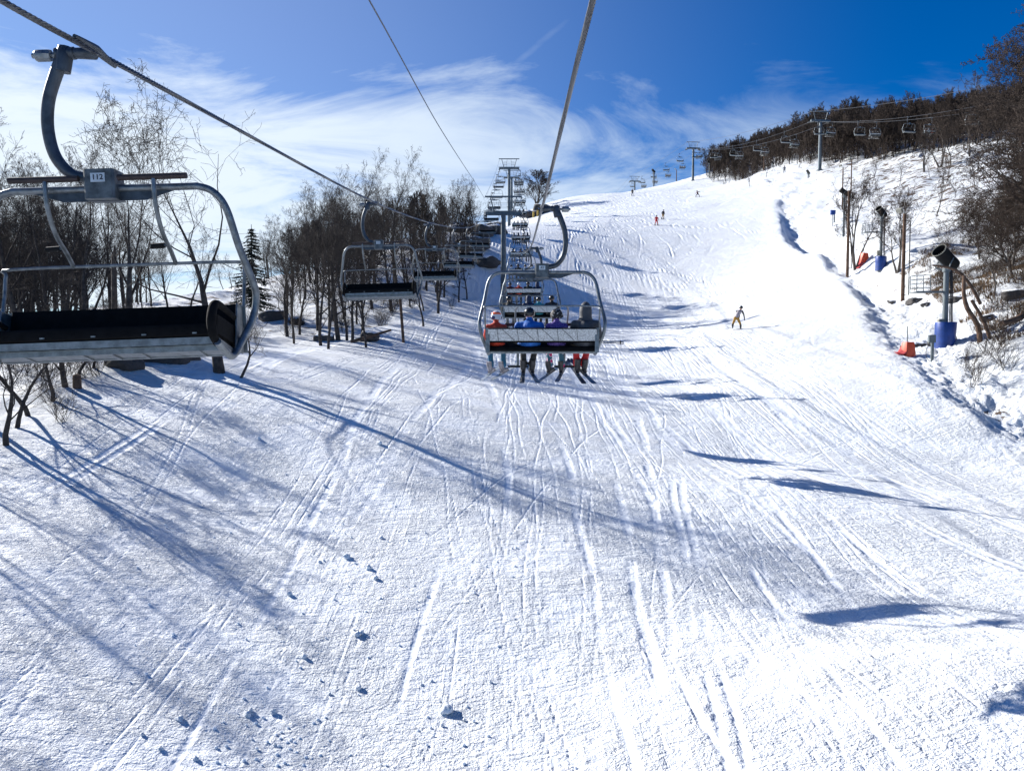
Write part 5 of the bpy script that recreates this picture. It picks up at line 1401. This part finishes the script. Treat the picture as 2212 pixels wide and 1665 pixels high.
# yellow tower pads below the lone tree
for i, px_ in enumerate((1152, 1161)):
    X = (px_ - CX) / F * 186; mb = MB(); mb.tube([(0, 0, -.3), (0, 0, 1.4)], .22, 10); o = mb.build('padded_post', M['yellow']); o.location = (X, 186, gz(X, 186)); tag(o, '%s of two yellow padded posts below the lone tree' % ('left' if i == 0 else 'right'), 'padded post', 'yellow padded posts')

# ------------------------------------------------------------------ rocks, logs, snow lumps
def rock_mesh(seed, s=1.0):
    bm = bmesh.new(); bmesh.ops.create_icosphere(bm, subdivisions=4, radius=1.0); rg = random.Random(seed)
    off = Vector((rg.uniform(0, 50), rg.uniform(0, 50), rg.uniform(0, 50)))
    from mathutils import noise as mn
    for v in bm.verts:
        p = v.co.copy(); d = mn.noise(p * 1.1 + off) * .45 + mn.noise(p * 2.6 + off) * .20 + mn.noise(p * 6 + off) * .07
        q = p * (1 + d); m = 0.78
        q = Vector([max(-m, min(m, c_)) * .8 + c_ * .2 for c_ in q]); v.co = q
    me = bpy.data.meshes.new('rock'); bm.to_mesh(me); bm.free(); me.polygons.foreach_set('use_smooth', [True] * len(me.polygons)); me.materials.append(M['rock']); return me
RK = [rock_mesh(i) for i in range(5)]
def rock(X, Y, sx, sy, sz, lab, grp, k_=0):
    o = bpy.data.objects.new('rock', RK[k_ % 5]); COL.objects.link(o); o.location = (X, Y, gz(X, Y) + sz * .25); o.scale = (sx, sy, sz); o.rotation_euler = (.1, .05, k_ * 1.3); tag(o, lab, 'rock', grp)
GRk = 'dark rocks under the left trees'
for i, (px_, py_, s_, lb) in enumerate(((345, 775, .95, 'large dark snow capped rock under the seat of chair 112'), (405, 772, .55, 'dark rock right of the large one under chair 112'), (265, 790, .6, 'low dark rock left of the large one under chair 112'),
                          (590, 690, .8, 'dark ledge rock just right of the frame of chair 112'), (640, 700, .6, 'dark rock in the snow below the knoll trees'), (700, 735, .55, 'low rock at the foot of the knoll by the run'),
                          (800, 735, .7, 'brush covered rock below the second empty chair'))):
    q = gp(px_, py_, 22, 75); rock(q.x, q.y, s_ * 1.5, s_, s_ * .75, lb, GRk, i)
for i, (px_, Y_, s_) in enumerate(((1012, 125, 2.6), (1040, 118, 2.2), (1062, 122, 1.8), (1020, 108, 2.0), (1048, 103, 1.7), (1150, 190, 2.2), (1170, 192, 2.6), (1068, 140, 1.5))):
    X = (px_ - CX) / F * Y_; rock(X, Y_, s_ * 1.5, s_, s_ * .62, ('dark rock outcrop under the left rope beside the second tower' if px_ < 1100 else 'dark rock ledge below the lone tree'), 'rock outcrops by the lift line', i)
for i, (px_, py_, s_) in enumerate(((1985, 748, .35), (2012, 745, .3), (1960, 750, .25), (2000, 660, .3), (2060, 650, .5), (1930, 655, .4), (1975, 655, .5), (2200, 640, .6), (2130, 690, .4))):
    q = gp(px_, py_, 22, 75); rock(q.x, q.y, s_ * 1.6, s_, s_ * .6, 'small dark rock poking through the snow around the nearest snow gun', 'small rocks near the nearest snow gun', i)
def log(pts, rs, lab, name='fallen_trunk'):
    mb = MB(); mb.tube(pts, rs, 10, smooth=3); o = mb.build(name, M['wood']); tag(o, lab, 'fallen tree' if name == 'fallen_trunk' else 'stump', 'dead wood')
q = gp(2105, 745, 30, 60)
log([q + Vector((.3, 0, -.2)), q + Vector((.15, 0, .9)), q + Vector((-.35, .1, 1.8)), q + Vector((-.55, .1, 2.6)), q + Vector((-.55, .1, 3.4))], [.13, .12, .11, .09, .07], 'broken upright dead trunk right of the nearest snow gun')
log([q + Vector((.3, .1, 2.0)), q + Vector((-.2, .1, 2.9)), q + Vector((-.85, .3, 3.7)), q + Vector((-1.9, .5, 3.95))], [.08, .08, .07, .04], 'dead limb broken over sideways beside the upright dead trunk')
log([q + Vector((.9, .0, -.1)), q + Vector((.45, .0, 1.1)), q + Vector((-.15, .1, 2.2))], [.09, .09, .07], 'leaning split trunk propped against the broken dead trunk')
q = gp(2205, 700, 30, 60)
log([q + Vector((-1.6, -1, 0)), q + Vector((0, 0, .35)), q + Vector((2.2, 1, 1.6))], [.12, .16, .18], 'brown log lying up the bank at the right edge')
for (x0, y0, Y_, dx, lb) in ((800, 742, 50, 2.6, 'fallen pole of dead wood leaning below the second empty chair'), (980, 600, 72, 3.2, 'dark fallen log at the edge of the knoll by the run')):
    q = gp(x0, y0, 30, 110); log([q + Vector((-dx * .5, 0, .1)), q + Vector((dx * .5, .6, .9))], [.12, .07], lb)
q = gp(167, 838, 18, 50); mb = MB(); mb.tube([(0, 0, -.3), (0, 0, .45), (.02, 0, .5)], [.16, .14, .05], 9); o = mb.build('stump', M['wood']); o.location = q; tag(o, 'short snow topped stump on the left bank below chair 112', 'stump', 'dead wood')
q = gp(248, 700, 30, 60); mb = MB(); mb.tube([(0, 0, -.3), (.03, 0, 2.2), (.05, 0, 4.0), (.12, 0, 4.5)], [.16, .13, .11, .03], 9); o = mb.build('dead_snag', M['bark']); o.location = (at(248, 720, 36)[0], 36, gz(at(248, 720, 36)[0], 36)); tag(o, 'branchless broken snag left of the even tall tree', 'tree', 'dead wood')

# pole standing under the second empty chair
X, Y_ = (868 - CX) / F * 52, 52
mb = MB(); mb.tube([(.15, 0, -.4), (-.1, 0, 3.3)], [.10, .09], 10); o = mb.build('marker_post', M['wood']); o.location = (X, Y_, gz(X, Y_)); tag(o, 'slim brown post standing in the snow under the second empty chair', 'post')

# lumps of packed snow lying on the run
from mathutils import noise as mn
LM = []
for i in range(4):
    bm = bmesh.new(); bmesh.ops.create_icosphere(bm, subdivisions=3, radius=1.0)
    for v in bm.verts: v.co = v.co * (1 + mn.noise(v.co * 1.3 + Vector((i * 9, 0, 0))) * .6 + mn.noise(v.co * 3.5 + Vector((i * 9, 3, 0))) * .28)
    me = bpy.data.meshes.new('snow_lump'); bm.to_mesh(me); bm.free(); me.polygons.foreach_set('use_smooth', [True] * len(me.polygons)); me.materials.append(M['snowchunk']); LM.append(me)
LP = [(750,1206,9),(797,1230,7),(811,1251,7),(823,1164,5),(625,1286,6),(772,1375,8),(781,1368,7),(657,1422,7),(773,1489,9),(590,1541,8),(536,1548,8),(541,1540,7),(388,1557,9),
      (347,1620,7),(424,1643,7),(308,1590,6),(966,1538,16),(594,1612,5),(932,1473,4),(911,1480,4),(712,1500,4),(1060,1475,4),(820,960,6),(560,950,4),(700,1052,4),(1003,1555,4),(955,1570,5),(690,1215,4)]
for i, (px_, py_, r) in enumerate(LP):
    q = gp(px_, py_, 5, 60); s_ = r / F * q.y * .9
    o = bpy.data.objects.new('snow_lump', LM[i % 4]); COL.objects.link(o); o.location = q + Vector((0, 0, s_ * .45)); o.scale = (s_, s_ * .9, s_ * .8); o.rotation_euler = (i, i * 2, i * .7)
    tag(o, 'largest lump of packed snow, alone at the bottom centre' if r == 16 else 'small lump of packed snow lying on the near snow', 'snow lump', 'snow lumps on the near snow')
rg = np.random.default_rng(8); V = []; Fc = []; mb = MB()
cl = [(750,1206),(966,1545),(773,1375),(590,1545),(900,850),(560,925),(1000,870),(640,850),(760,900),(540,1545),(1130,1240)]
X_ = []; 
for i in range(420):
    if i % 2: c_ = cl[rng_i := int(rg.integers(len(cl)))]; px_ = c_[0] + rg.normal(0, 70); py_ = c_[1] + rg.normal(0, 30)
    else: px_ = rg.uniform(200, 1300); py_ = rg.uniform(820, 1660)
    q = gp(px_, py_, 6, 60) if False else None
    Yg = 1650 * 5.3 / max(60, (py_ - 750)); Yg = min(Yg, 45); Xg = (px_ - CX) / F * Yg
    X_.append((Xg, Yg, rg.uniform(.012, .034)))
Zg = height(np.array([a[0] for a in X_]), np.array([a[1] for a in X_]))
for (x, y, s_), z in zip(X_, Zg): mb.ell((x, y, z + s_ * .5), (s_, s_ * .8, s_ * .75), nu=6, nv=4)
o = mb.build('snow_crumbs', M['snowchunk']); tag(o, 'tiny crumbs of snow strewn over the run', 'snow crumbs', kind='stuff')
